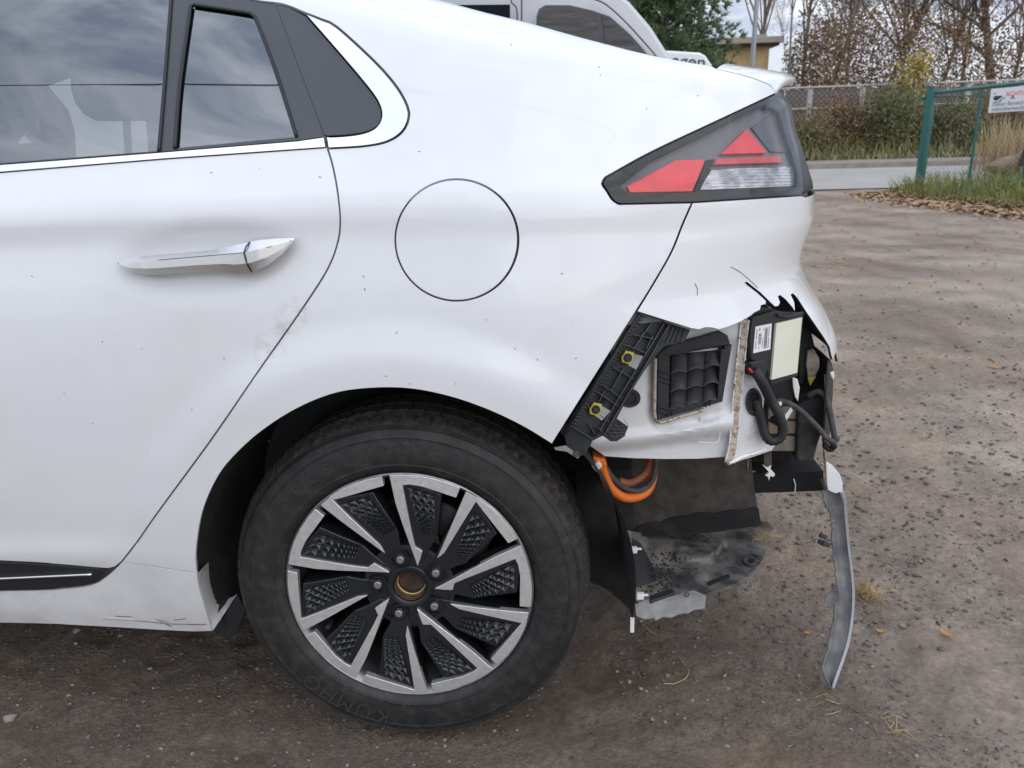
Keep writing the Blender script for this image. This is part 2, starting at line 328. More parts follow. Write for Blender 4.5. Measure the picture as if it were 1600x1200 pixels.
# ------------------------------------------------------------------ object helpers
def link(name, me, m=None, parent=None, smooth=True):
    o = bpy.data.objects.new(name, me); COL.objects.link(o)
    if m is not None:
        for q in (m if isinstance(m, (list, tuple)) else [m]): me.materials.append(MATS[q])
    if smooth and len(me.polygons): me.polygons.foreach_set('use_smooth', np.ones(len(me.polygons), bool))
    if parent is not None: o.parent = parent
    return o
def mesh(name, V, Fc, m=None, parent=None, smooth=True, sharp=None):
    me = bpy.data.meshes.new(name); me.from_pydata([tuple(map(float, v)) for v in V], [], [tuple(map(int, f)) for f in Fc]); me.update()
    o = link(name, me, m, parent, smooth)
    if sharp and smooth: me.set_sharp_from_angle(angle=math.radians(sharp))
    return o
def empty(name, loc=(0, 0, 0)):
    o = bpy.data.objects.new(name, None); COL.objects.link(o); o.location = loc; return o
def tag(o, label=None, cat=None, group=None, kind=None):
    if label: o['label'] = label
    if cat: o['category'] = cat
    if group: o['group'] = group
    if kind: o['kind'] = kind
    return o
class MB:
    """collects shapes into one mesh"""
    def __init__(s): s.V = []; s.F = []; s.M = []
    def add(s, V, Fc, mi=0):
        b = len(s.V); s.V += [tuple(map(float, v)) for v in V]; s.F += [tuple(int(i)+b for i in f) for f in Fc]; s.M += [mi]*len(Fc)
    def box(s, c, sx, sy, sz, R=None, mi=0):
        c = np.asarray(c, float); V = np.array([(x, y, z) for x in (-sx/2, sx/2) for y in (-sy/2, sy/2) for z in (-sz/2, sz/2)])
        if R is not None: V = V@np.asarray(R).T
        s.add(V+c, [(0, 1, 3, 2), (4, 6, 7, 5), (0, 4, 5, 1), (2, 3, 7, 6), (0, 2, 6, 4), (1, 5, 7, 3)], mi)
    def tube(s, P, r, n=8, cap=True, mi=0):
        P = [np.asarray(p, float) for p in P]; R = r if hasattr(r, '__len__') else [r]*len(P); rings = []; prev = None
        for i, p in enumerate(P):
            t = P[min(i+1, len(P)-1)]-P[max(i-1, 0)]; t = t/(np.linalg.norm(t)+1e-12)
            if prev is None:
                a = np.array([0, 0, 1.]) if abs(t[2]) < .9 else np.array([1., 0, 0]); e1 = np.cross(t, a)
            else: e1 = prev-t*np.dot(prev, t)
            e1 = e1/(np.linalg.norm(e1)+1e-12); prev = e1; e2 = np.cross(t, e1)
            rings.append([p+R[i]*(e1*math.cos(2*math.pi*k/n)+e2*math.sin(2*math.pi*k/n)) for k in range(n)])
        V = [v for g in rings for v in g]; Fc = []
        for i in range(len(P)-1):
            for k in range(n): Fc.append((i*n+k, i*n+(k+1) % n, (i+1)*n+(k+1) % n, (i+1)*n+k))
        if cap: Fc.append(tuple(range(n-1, -1, -1))); Fc.append(tuple((len(P)-1)*n+k for k in range(n)))
        s.add(V, Fc, mi)
    def prism(s, top, bot, mi=0, mside=None):
        """two matching loops of 3-D points, capped"""
        n = len(top); s.add(top, [tuple(range(n))], mi); s.add(bot, [tuple(range(n-1, -1, -1))], mi if mside is None else mside)
        s.add(list(top)+list(bot), [(i, (i+1) % n, n+(i+1) % n, n+i)[::-1] for i in range(n)], mi if mside is None else mside)
    def build(s, name, m, parent=None, smooth=False, sharp=None, bevel=0, seg=2):
        me = bpy.data.meshes.new(name); me.from_pydata(s.V, [], s.F)
        if any(s.M): me.polygons.foreach_set('material_index', s.M)
        bm = bmesh.new(); bm.from_mesh(me); bmesh.ops.remove_doubles(bm, verts=bm.verts, dist=1e-6); bmesh.ops.recalc_face_normals(bm, faces=bm.faces); bm.to_mesh(me); bm.free(); me.update()
        o = link(name, me, m, parent, smooth or bool(bevel))
        if (smooth and sharp) or bevel: me.set_sharp_from_angle(angle=math.radians(sharp or 35))
        if bevel:
            b = o.modifiers.new('edge', 'BEVEL'); b.width = bevel; b.segments = seg; b.limit_method = 'ANGLE'; b.angle_limit = math.radians(40); b.harden_normals = True
        return o
def dens(P, step):
    o = []
    P = [np.asarray(p, float) for p in P]
    for a, b in zip(P[:-1], P[1:]):
        n = max(1, int(np.linalg.norm(b-a)/step)); o += [a+(b-a)*k/n for k in range(n)]
    return o+[P[-1]]
def cr3(P, step): return cr(P, step)

# ------------------------------------------------------------------ body panels cut from the side surface
def inside(poly, pts):
    poly = np.asarray(poly); x, y = pts[:, 0], pts[:, 1]; c = np.zeros(len(pts), bool); j = len(poly)-1
    for i in range(len(poly)):
        xi, yi = poly[i]; xj, yj = poly[j]
        if yi != yj: c ^= ((yi > y) != (yj > y)) & (x < (xj-xi)*(y-yi)/(yj-yi)+xi)
        j = i
    return c
def area(p): p = np.asarray(p); q = np.roll(p, -1, 0); return .5*np.sum(p[:, 0]*q[:, 1]-p[:, 1]*q[:, 0])
def shrink(p, d):
    p = np.asarray(p, float)
    if area(p) < 0: p = p[::-1]
    e = np.roll(p, -1, 0)-p; e = e/(np.linalg.norm(e, axis=1)[:, None]+1e-12); nrm = np.stack([-e[:, 1], e[:, 0]], 1)
    m = nrm+np.roll(nrm, 1, 0); l = np.linalg.norm(m, axis=1)[:, None]; m = m/np.maximum(l, .25)
    k = 1/np.maximum((m*nrm).sum(1)[:, None], .45)
    return p+m*d*np.minimum(k, 1.6)
def segdist(p, pts):
    a = np.asarray(p); b = np.roll(a, -1, 0); best = np.full(len(pts), 9e9)
    for i in range(len(a)):
        ab = b[i]-a[i]; t = np.clip(((pts-a[i])@ab)/(ab@ab+1e-15), 0, 1); d = pts-(a[i]+t[:, None]*ab); best = np.minimum(best, (d**2).sum(1))
    return np.sqrt(best)
def panel(name, outline, m, parent, holes=(), d=0., gap=.002, thick=.006, sp=.016, bev=.0012, fn=None, smooth_gap=True):
    """outline, holes: loops in (u, v)"""
    o = shrink(outline, gap); hs = []
    for h in holes:
        h = np.asarray(h, float)
        if area(h) < 0: h = h[::-1]
        hs.append(shrink(h, -gap))
    lo = o.min(0); hi = o.max(0)
    gx = np.arange(lo[0], hi[0], sp); gy = np.arange(lo[1], hi[1], sp*.9); X, Y = np.meshgrid(gx, gy); X[1::2] += sp/2
    g = np.stack([X.ravel(), Y.ravel()], 1); g = g[inside(o, g)]
    for h in hs: g = g[~inside(h, g)]
    dd = segdist(o, g)
    for h in hs: dd = np.minimum(dd, segdist(h, g))
    g = g[dd > sp*.45]
    pts = [Vector(p) for p in o]; edges = [(i, (i+1) % len(o)) for i in range(len(o))]; b = len(o)
    for h in hs:
        pts += [Vector(p) for p in h]; edges += [(b+i, b+(i+1) % len(h)) for i in range(len(h))]; b += len(h)
    pts += [Vector(p) for p in g]
    res = delaunay_2d_cdt(pts, edges, [], 0, 1e-7)
    V2 = np.array([tuple(p) for p in res[0]]); Fc = np.array([f for f in res[2] if len(f) == 3]); c = V2[Fc].mean(1)
    k = inside(o, c)
    for h in hs: k &= ~inside(h, c)
    Fc = Fc[k]; P = surface(V2[:, 0], V2[:, 1], d) if fn is None else fn(V2)
    a = V2[Fc]; ar = (a[:, 1, 0]-a[:, 0, 0])*(a[:, 2, 1]-a[:, 0, 1])-(a[:, 2, 0]-a[:, 0, 0])*(a[:, 1, 1]-a[:, 0, 1]); Fc[ar < 0] = Fc[ar < 0][:, ::-1]
    el = np.max(np.linalg.norm(a-np.roll(a, 1, 1), axis=2), 1); Fc = Fc[np.abs(ar)/el > sp*.02]      # no slivers along straight edges
    me = bpy.data.meshes.new(name); me.from_pydata(P.tolist(), [], Fc.tolist()); me.update()
    bm = bmesh.new(); bm.from_mesh(me); loose = [v for v in bm.verts if not v.link_faces]; bmesh.ops.delete(bm, geom=loose, context='VERTS')
    if thick and not bev:
        for e_ in bm.edges:
            if e_.is_boundary: e_.smooth = False
    bm.to_mesh(me); bm.free()
    ob = link(name, me, m, parent)
    if thick:
        s = ob.modifiers.new('thick', 'SOLIDIFY'); s.thickness = thick; s.offset = -1; s.use_even_offset = False
        if isinstance(m, (list, tuple)) and len(m) > 1: s.material_offset = 1; s.material_offset_rim = 1
        if bev:
            q = ob.modifiers.new('edge', 'BEVEL'); q.width = bev; q.segments = 2; q.limit_method = 'ANGLE'; q.angle_limit = math.radians(55); q.harden_normals = True
    return ob
def uvl(px_pts, d=0.): return [tuple(p) for p in uv_of(px_pts, d)]

# ================================================================== the setting
_tab = rng.random(65536)
def vnoise(x, y, s, seed=0):
    x = np.asarray(x)*s+seed*17.3; y = np.asarray(y)*s+seed*9.1
    ix = np.floor(x).astype(int); iy = np.floor(y).astype(int); fx = x-ix; fy = y-iy; fx = fx*fx*(3-2*fx); fy = fy*fy*(3-2*fy)
    h = lambda a, b: _tab[((a*73856093) ^ (b*19349663) ^ (seed*83492791)) & 65535]
    return (h(ix, iy)*(1-fx)+h(ix+1, iy)*fx)*(1-fy)+(h(ix, iy+1)*(1-fx)+h(ix+1, iy+1)*fx)*fy-.5
def ground_z(x, y):
    r = np.hypot(x-.6, y-.6); near = np.clip((7.5-r)/4.0, 0, 1); mid = np.clip((11.2-y)/2.0, 0, 1)*np.clip((16-np.abs(x))/6, 0, 1)
    z = mid*(.030*vnoise(x, y, .55, 1)+.016*vnoise(x, y, 1.7, 2))
    z = z+near*(.012*vnoise(x, y, 5, 3)+.010*vnoise(x, y, 14, 4)+.0070*vnoise(x, y, 33, 5)+.004*vnoise(x, y, 60, 7))
    lump = vnoise(x, y, 24, 6); z = z+near*.020*np.clip(lump-.22, 0, 1)
    w = np.exp(-(np.hypot(x/.28, (y-.1)/.2))**4)
    return z*(1-w)-.006*w-.004
def axis(lo, hi, st, far):
    a = [lo]; 
    c = list(np.arange(lo, hi, st)); g = st; x = c[-1]; up = []
    while x < far: g *= 1.13; x += g; up.append(x)
    g = st; x = lo; dn = []
    while x > -far: g *= 1.13; x -= g; dn.append(x)
    return np.array(dn[::-1]+c+up)
gx = axis(-1.6, 2.6, .0125, 900); gy = axis(-.35, 2.6, .0125, 900)
X, Y = np.meshgrid(gx, gy); Z = ground_z(X, Y); nx, ny = len(gx), len(gy)
me = bpy.data.meshes.new('ground'); V = np.stack([X.ravel(), Y.ravel(), Z.ravel()], 1)
i = (np.arange(ny-1)[:, None]*nx+np.arange(nx-1)[None, :]).ravel(); Fq = np.stack([i, i+1, i+nx+1, i+nx], 1)
me.vertices.add(len(V)); me.vertices.foreach_set('co', V.ravel()); me.loops.add(Fq.size); me.loops.foreach_set('vertex_index', Fq.ravel().astype(np.int32))
me.polygons.add(len(Fq)); me.polygons.foreach_set('loop_start', np.arange(0, Fq.size, 4, dtype=np.int32)); me.update(calc_edges=True); me.validate()
def ground_mat():
    m = bpy.data.materials.new('wet_dirt'); m.use_nodes = True; t = m.node_tree; b = t.nodes['Principled BSDF']; g = t.nodes.new('ShaderNodeTexCoord')
    def noi(s, d, r=.6):
        n = t.nodes.new('ShaderNodeTexNoise'); n.inputs['Scale'].default_value = s; n.inputs['Detail'].default_value = d; n.inputs['Roughness'].default_value = r; t.links.new(g.outputs['Object'], n.inputs['Vector']); return n.outputs['Fac']
    def ramp(f, p0, c0, p1, c1):
        r = t.nodes.new('ShaderNodeValToRGB'); q = r.color_ramp.elements; q[0].position = p0; q[0].color = (*c0, 1); q[1].position = p1; q[1].color = (*c1, 1); t.links.new(f, r.inputs['Fac']); return r.outputs[0]
    def mix(f, a, c, mode='MIX'):
        n = t.nodes.new('ShaderNodeMixRGB'); n.blend_type = mode
        if isinstance(f, float): n.inputs[0].default_value = f
        else: t.links.new(f, n.inputs[0])
        t.links.new(a, n.inputs[1]); t.links.new(c, n.inputs[2]); return n.outputs[0]
    big = noi(1.1, 6, .62); c1 = ramp(big, .36, (.112, .083, .060), .66, (.242, .197, .160))
    rust = ramp(noi(2.3, 5), .50, (1, 1, 1), .75, (1.10, .97, .84)); c1 = mix(1.0, c1, rust, 'MULTIPLY')
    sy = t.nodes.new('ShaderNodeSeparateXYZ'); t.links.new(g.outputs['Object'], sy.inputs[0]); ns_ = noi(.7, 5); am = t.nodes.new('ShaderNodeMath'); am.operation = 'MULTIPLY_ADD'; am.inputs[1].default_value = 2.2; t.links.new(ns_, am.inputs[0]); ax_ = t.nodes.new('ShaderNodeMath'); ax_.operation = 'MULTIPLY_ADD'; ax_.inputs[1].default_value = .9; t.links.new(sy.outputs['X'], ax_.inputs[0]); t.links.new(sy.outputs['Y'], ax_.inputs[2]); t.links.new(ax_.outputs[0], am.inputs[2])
    dry = t.nodes.new('ShaderNodeMapRange'); dry.inputs['From Min'].default_value = 1.0; dry.inputs['From Max'].default_value = 2.9; t.links.new(am.outputs[0], dry.inputs['Value'])  # 'dry' ramp: shade and sheen put into the dirt colour, paler to far right
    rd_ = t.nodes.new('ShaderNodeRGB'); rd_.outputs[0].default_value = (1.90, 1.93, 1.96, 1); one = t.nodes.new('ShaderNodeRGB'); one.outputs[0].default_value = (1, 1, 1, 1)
    shade_tint = mix(dry.outputs[0], one.outputs[0], rd_.outputs[0]); c1 = mix(1.0, c1, shade_tint, 'MULTIPLY')
    fine = ramp(noi(70, 9, .72), .32, (.60, .58, .56), .70, (1.26, 1.25, 1.23)); c2 = mix(1.0, c1, fine, 'MULTIPLY')
    v = t.nodes.new('ShaderNodeTexVoronoi'); v.inputs['Scale'].default_value = 75; v.inputs['Randomness'].default_value = 1; t.links.new(g.outputs['Object'], v.inputs['Vector'])
    spk = ramp(v.outputs['Distance'], .13, (1, 1, 1), .17, (0, 0, 0)); sel = ramp(noi(23, 3), .66, (0, 0, 0), .70, (1, 1, 1)); pale = mix(1.0, spk, sel, 'MULTIPLY')
    rgb = t.nodes.new('ShaderNodeRGB'); rgb.outputs[0].default_value = (.24, .215, .19, 1)
    c3 = mix(pale, c2, rgb.outputs[0])
    v2 = t.nodes.new('ShaderNodeTexVoronoi'); v2.inputs['Scale'].default_value = 38; t.links.new(g.outputs['Object'], v2.inputs['Vector'])
    spk2 = ramp(v2.outputs['Distance'], .14, (1, 1, 1), .22, (0, 0, 0)); sel2 = ramp(noi(11, 3), .57, (0, 0, 0), .62, (.8, .8, .8)); dk = mix(1.0, spk2, sel2, 'MULTIPLY')
    rgb2 = t.nodes.new('ShaderNodeRGB'); rgb2.outputs[0].default_value = (.045, .040, .038, 1)
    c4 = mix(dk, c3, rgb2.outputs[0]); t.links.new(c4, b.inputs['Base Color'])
    wet = ramp(noi(.8, 6), .40, (.30, .30, .30), .64, (.60, .60, .60)); t.links.new(wet, b.inputs['Roughness'])
    b.inputs['Specular IOR Level'].default_value = .5
    h = t.nodes.new('ShaderNodeMath'); h.operation = 'ADD'; t.links.new(noi(130, 8, .7), h.inputs[0]); t.links.new(noi(38, 6, .65), h.inputs[1])
    bp = t.nodes.new('ShaderNodeBump'); bp.inputs['Strength'].default_value = 1.0; bp.inputs['Distance'].default_value = .013; t.links.new(h.outputs[0], bp.inputs['Height']); t.links.new(bp.outputs[0], b.inputs['Normal'])
    t.links.new(ramp(noi(2.1, 5), .40, (.35, .35, .35), .60, (1, 1, 1)), bp.inputs['Strength'])      # smoothed wheel-packed patches among rough ones
    MATS['wet_dirt'] = m
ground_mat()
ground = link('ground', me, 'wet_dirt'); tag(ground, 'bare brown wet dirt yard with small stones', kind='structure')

def sheet(name, x0, x1, y0, y1, z0, z1, mt, nx=60, ny=8, amp=0., kind='structure', sc=.8):
    xs = np.linspace(x0, x1, nx); ys = np.linspace(y0, y1, ny); Xs, Ys = np.meshgrid(xs, ys); t = (Ys-y0)/(y1-y0)
    Zs = z0+(z1-z0)*t+amp*vnoise(Xs, Ys, sc, 9); Vv = np.stack([Xs.ravel(), Ys.ravel(), Zs.ravel()], 1); k = (np.arange(ny-1)[:, None]*nx+np.arange(nx-1)[None]).ravel()
    o = mesh(name, Vv, np.stack([k, k+1, k+nx+1, k+nx], 1), mt); tag(o, kind=kind); return o
mat('asphalt', (.36, .34, .315), .9, noise=((.43, .41, .385), 1.2, .35, .7), bump=.3, bscale=90)
mat('kerb_stone', (.33, .29, .26), .9, noise=((.22, .19, .17), 3, .35, .7))
mat('verge_soil', (.085, .085, .045), .95, noise=((.15, .125, .085), 1.2, .35, .7))
mat('bank_soil', (.07, .062, .045), .95, noise=((.11, .1, .07), 1.0, .35, .7))
road = sheet('road', -60, 80, 12.1, 17.7, .012, .020, 'asphalt'); tag(road, 'pale grey asphalt road beyond the yard')
mb = MB(); xs = np.arange(-20, 60, 1.0)
kerb = sheet('kerb', -60, 80, 17.7, 19.2, .13, .14, 'kerb_stone', 40, 3); tag(kerb, 'low pale kerb strip along the far side of the road')
Vk = [(-60, 17.7, .0), (80, 17.7, .0), (80, 17.7, .13), (-60, 17.7, .13)]; kf = mesh('kerb_face', Vk, [(0, 1, 2, 3)], 'kerb_stone', kerb)
bank = sheet('bank', -60, 80, 19.2, 34, .14, .75, 'bank_soil', 120, 20, .25); tag(bank, 'rough bank rising behind the road')
# entrance island with grass on the right
isl = [at_z(*p)[:2] for p in [(1372, 303), (1400, 311), (1450, 318), (1520, 326), (1600, 335), (1700, 348)]]+[np.array((9.5, 8.2)), np.array((12, 11.9)), np.array((6.2, 12.05))]
isl = np.array(isl); c = isl.mean(0); Vi = [(*c, .05)]
n_i = len(isl)
for s_, z_ in ((.55, .07), (.85, .05), (1.0, .0)):
    for p in isl: Vi.append((*(c+(p-c)*s_), z_))
Fi = [(0, 1+k, 1+(k+1) % n_i) for k in range(n_i)]
for r_ in range(2):
    for k in range(n_i): a = 1+r_*n_i+k; b_ = 1+r_*n_i+(k+1) % n_i; Fi.append((a, a+n_i, b_+n_i, b_))
island = mesh('verge', Vi, Fi, 'verge_soil'); tag(island, 'grassy verge at the yard entrance', kind='structure')
def in_island(P, s=1.0): return inside(c+(isl-c)*s, P)

# ------------------------------------------------------------------ grass (nobody could count it)
def blades(name, pts, hts, wid, lean, mt, label, cat='grass', bend=.5, kind='stuff', parent=None, seed=3):
    R = np.random.default_rng(seed); n = len(pts); pts = np.asarray(pts); az = R.random(n)*6.283; la = R.random(n)*lean; d = np.stack([np.cos(az), np.sin(az)], 1); ax = R.random(n)*6.283; s = np.stack([np.cos(ax), np.sin(ax), 0*ax], 1)
    h = np.asarray(hts); mid = pts.copy(); mid[:, :2] += d*(la*h*.35)[:, None]; mid[:, 2] += h*.55; top = pts.copy(); top[:, :2] += d*(la*h*(.9+bend))[:, None]; top[:, 2] += h*np.clip(1-.25*la, .4, 1)
    wv = s*(wid*(.6+.8*R.random(n)))[:, None]/2
    V = np.stack([pts-wv, pts+wv, mid+wv*.8, mid-wv*.8, top], 1).reshape(-1, 3); k = np.arange(n)*5
    Fq = np.stack([k, k+1, k+2, k+3], 1).tolist()+np.stack([k+3, k+2, k+4], 1).tolist()
    o = mesh(name, V, Fq, mt, parent)
    if parent is None: tag(o, label, cat, kind=kind)
    return o
def scatter(n, x0, x1, y0, y1, z=0., keep=None, seed=1):
    R = np.random.default_rng(seed); P = np.stack([R.uniform(x0, x1, n), R.uniform(y0, y1, n), np.full(n, z)], 1)
    return P if keep is None else P[keep(P)]
P = scatter(16000, 5, 12, 8, 12.2, .03, lambda p: in_island(p[:, :2], .93) & (vnoise(p[:, 0], p[:, 1], 2.2, 3) > -.22)); R_ = np.random.default_rng(4)
blades('grass', P, .10+.28*R_.random(len(P))**1.5, .012, .9, 'grass_blade', 'green grass on the verge at the gate', seed=5)
P = scatter(34000, -4, 34, 19.0, 24.5, .15); P[:, 2] += (P[:, 1]-19.2)*.04; hb = .22+.6*np.random.default_rng(6).random(len(P)); k = np.clip((P[:, 1]-19)/1.2, .25, 1)
blades('bank_grass', P, hb*k, .035, 1.0, 'grass_dry', 'rough half-dry grass along the bank', seed=8)
P = scatter(9000, 8.2, 15, 12.6, 16.5, .02, lambda p: (p[:, 0] > 8.4) & (p[:, 1] < 16.2) & (p[:, 0]-8.4 > .5*np.abs(p[:, 1]-14)) & (vnoise(p[:, 0], p[:, 1], 1.0, 12) > -.2))
Pr = np.array([p for p in scatter(5200, 8.6, 12.5, 13.2, 15.4, .05, seed=11)]); Rr = np.random.default_rng(12)
reed = blades('dry_reeds', Pr[:2600], .5+.75*Rr.random(2600), .018, .28, 'reed', 'tall straw-coloured dry grass behind the green gate', bend=.25, seed=13)

# fallen leaf litter strip in front of the verge
def leaf_cards(P, size, seed, mt, name, tilt=.6):
    R = np.random.default_rng(seed); n = len(P); az = R.random(n)*6.283; L_ = size*(.6+.8*R.random(n)); W_ = L_*.55
    a = np.stack([np.cos(az), np.sin(az), tilt*(R.random(n)-.5)], 1); b = np.stack([-np.sin(az), np.cos(az), tilt*(R.random(n)-.5)], 1); up = np.array([0, 0, 1.])*(.18*L_)[:, None]
    a = a*L_[:, None]/2; b = b*W_[:, None]/2
    V = np.stack([P-a, P+b*.9-a*.1+up*.6, P+a, P-b*.9-a*.1+up*.6, P+up*.15], 1).reshape(-1, 3); k = np.arange(n)*5
    Fq = np.concatenate([np.stack([k, k+4, k+1], 1), np.stack([k+1, k+4, k+2], 1), np.stack([k+2, k+4, k+3], 1), np.stack([k+3, k+4, k], 1)])
    return mesh(name, V, Fq, mt)
fr = [at_z(*p)[:2] for p in [(1372, 303), (1400, 311), (1450, 318), (1520, 326), (1600, 335), (1700, 348)]]
Pl = []
for a, b_ in zip(fr[:-1], fr[1:]):
    nrm_ = np.array([b_[1]-a[1], -(b_[0]-a[0])]); nrm_ = -nrm_/np.linalg.norm(nrm_)
    if nrm_[0] < 0: nrm_ = -nrm_
    for _ in range(900):
        t_ = rng.random(); o_ = rng.normal(.10, .26); q_ = a+(b_-a)*t_+nrm_*o_; Pl.append((q_[0], q_[1], .012+.05*max(0, min(1, o_/.4))+.02*rng.random()))
tag(leaf_cards(np.array(Pl), .085, 21, 'litter_leaf', 'leaf_litter', 1.1), 'strip of tan fallen leaves along the verge edge', 'leaves', kind='stuff')
Pl = []
while len(Pl) < 260:
    q_ = at_z(rng.uniform(1250, 1600), rng.uniform(305, 420)**1.0)
    if rng.random() < np.clip((q_[1]-3)/8, .12, 1): Pl.append((q_[0], q_[1], float(ground_z(q_[0], q_[1]))+.012))
tag(leaf_cards(np.array(Pl), .05, 22, 'litter_leaf', 'scattered_leaves'), 'small pale leaves scattered over the far part of the yard', 'leaves', kind='stuff')

# ------------------------------------------------------------------ trees
def twigs(seg):
    """triangular prisms for thin branches"""
    S = np.array(seg); p0, p1, r0, r1 = S[:, 0:3], S[:, 3:6], S[:, 6:7], S[:, 7:8]; t = p1-p0; t /= np.linalg.norm(t, axis=1)[:, None]+1e-12
    a = np.cross(t, np.where(np.abs(t[:, 2:3]) < .9, [[0, 0, 1.]], [[1., 0, 0]])); a /= np.linalg.norm(a, axis=1)[:, None]; b = np.cross(t, a); V = []
    for k in range(3):
        c_, s_ = math.cos(2.0944*k), math.sin(2.0944*k); V.append(p0+(a*c_+b*s_)*r0)
    for k in range(3):
        c_, s_ = math.cos(2.0944*k), math.sin(2.0944*k); V.append(p1+(a*c_+b*s_)*r1)
    V = np.stack(V, 1).reshape(-1, 3); k = np.arange(len(S))*6
    return V, np.concatenate([np.stack([k+i, k+(i+1) % 3, k+3+(i+1) % 3, k+3+i], 1) for i in range(3)])
def tree_mesh(base, h, spread, seed, levels=4, trunk_r=.12, lean=(0, 0), nb=(7, 5, 4, 4), up=.55):
    R = np.random.default_rng(seed); mb = MB(); tips = []; seg = []
    def grow(p, d, ln_, r, lev):
        n = 5 if lev == 0 else (4 if lev == 1 else 3); P = [p]; dd = d; J = R.normal(0, .10+.05*lev, (n, 3)); J[:, 2] += .05*up
        for i in range(n):
            dd = dd+J[i]; dd = dd/math.sqrt(dd@dd); P.append(P[-1]+dd*(ln_/n))
        rr = [r*(1-.75*i/n) for i in range(n+1)]
        if lev < 2: mb.tube(P, rr, 7 if lev == 0 else 5, cap=False)
        else:
            for i in range(n): seg.append((*P[i], *P[i+1], rr[i], rr[i+1]))
            tips.extend(P[1:])
        if lev < levels:
            for j in range(nb[lev]):
                t = R.uniform(.28 if lev == 0 else .15, 1); i = min(int(t*n), n-1); q = P[i]+(P[i+1]-P[i])*(t*n-i); a = R.random()*6.283; k = R.uniform(.45, .9)*spread
                nd = dd*(.55 if lev else .5)+np.array([math.cos(a)*k, math.sin(a)*k, up*R.uniform(.2, 1)]); nd = nd/math.sqrt(nd@nd)
                grow(q, nd, ln_*R.uniform(.38, .62), max(r*(1-.7*t)*.55, .0045), lev+1)
    grow(np.array(base, float), np.array([lean[0], lean[1], 1.]), h, trunk_r, 0)
    return mb, seg, np.array(tips)
def leaf_quads(P, size, seed):
    R = np.random.default_rng(seed); n = len(P); a = R.normal(size=(n, 3)); a /= np.linalg.norm(a, axis=1)[:, None]; b = np.cross(a, R.normal(size=(n, 3))); b /= np.linalg.norm(b, axis=1)[:, None]
    s = (size*(.5+R.random(n)))[:, None]/2; V = np.stack([P-a*s, P+b*s*.7, P+a*s, P-b*s*.7], 1).reshape(-1, 3); k = np.arange(n)*4
    return V, np.stack([k, k+1, k+2, k+3], 1).tolist()
def broadleaf(name, base, h, spread, seed, leaves, lmat, size, bark, label, group=None, r=.12, levels=4, nb=(8, 5, 4, 3), lean=(0, 0), up=.55, jit=.18, cat='tree'):
    o = empty(name, base); tag(o, label, cat, group)
    mb, seg, tips = tree_mesh((0, 0, -.1), h, spread, seed, levels, r, lean, nb, up)
    mb.build('trunk', bark, o, smooth=True)
    R = np.random.default_rng(seed+50); V, Fc = twigs(seg); mi = np.zeros(len(Fc), int)
    if leaves and len(tips):
        Pq = tips[R.integers(0, len(tips), leaves)]+R.normal(0, jit, (leaves, 3)); Vq, Fq = leaf_quads(Pq, size, seed); Fc = np.concatenate([Fc, np.array(Fq)+len(V)]); V = np.concatenate([V, Vq]); mi = np.concatenate([mi, np.ones(len(Fq), int)])
    me_ = bpy.data.meshes.new('crown'); me_.from_pydata(V.tolist(), [], Fc.tolist()); me_.polygons.foreach_set('material_index', mi.astype(np.int32)); me_.update()
    link('crown', me_, ['twig', lmat], o)
    return o
TG = 'bare autumn trees beyond the fence'
tl = [
 (1236, 28, .80, 3, 'slim nearly bare tree right beside the open sky gap'),
 (1256, 31, .95, 0, 'thin bare tree just right of the spoiler tip'),
 (1288, 29, .90, 1, 'brown-leaved tree behind the second concrete fence post'),
 (1322, 33, 1.0, 2, 'twin-branched thin brown tree left of the leaning trunk'),
 (1362, 30, 1.0, 4, 'tall tree with a thick dark trunk leaning to the right'),
 (1408, 34, 1.0, 2, 'brown-leaved tree behind the yellow shrub'),
 (1452, 31, 1.0, 1, 'dense brown tree above the green gate post'),
 (1492, 35, 1.1, 2, 'brown tree just left of the forked trunk'),
 (1538, 29, 1.05, 5, 'large tree with thick dark forked trunk above the sign'),
 (1580, 33, 1.0, 1, 'reddish brown tree above the right end of the sign'),
 (1625, 31, 1.0, 2, 'brown tree partly cut off by the right picture edge')]
PROTO = [('leaf_brown', 700, .10, 'bark_pale', (10, 8, 6, 4), .85, (.02, 0)), ('leaf_brown', 9000, .085, 'bark_pale', (12, 8, 6, 4), .7, (-.03, 0)), ('leaf_rust', 8500, .085, 'bark_pale', (12, 8, 6, 4), .75, (.03, 0)),
         ('leaf_rust', 900, .07, 'bark_pale', (10, 7, 6, 4), .9, (0, 0)), ('leaf_brown', 5200, .125, 'bark', (11, 8, 6, 4), .55, (.20, 0)), ('leaf_brown', 5200, .17, 'bark', (10, 8, 6, 4), .5, (.03, 0))]
pro = {}
def plant(pk, loc, sc, rz, label, group):
    lm, nl, r_, bk, nb, up, lean = PROTO[pk]
    if pk not in pro:
        o = broadleaf('bare_tree', loc, 8.2, .85, 100+pk*7, nl, lm, .075, bk, label, group, r_, 4, nb, lean=lean, up=up, jit=.24); pro[pk] = o
    else:
        o = pro[pk].copy(); COL.objects.link(o); o.location = loc; o.rotation_euler[2] = rz; o['label'] = label
        for ch in pro[pk].children: c2 = ch.copy(); COL.objects.link(c2); c2.parent = o
    o.scale = (sc, sc, sc)
    return o
for k, (px, yy, sc, pk, lab) in enumerate(tl):
    q = at_y(px, 175, yy); plant(pk, (q[0], yy, .6), sc, 1.3*k, lab, TG)
# rusty tree behind the house and lamp post
q = at_y(1178, 60, 48); broadleaf('rusty_tree', (q[0]-.3, 48, 0), 11, .5, 161, 2600, 'leaf_rust', .16, 'bark', 'reddish autumn tree standing behind the lamp post and house', None, .16, 4, (12, 6, 4, 3), up=.9, jit=.3)
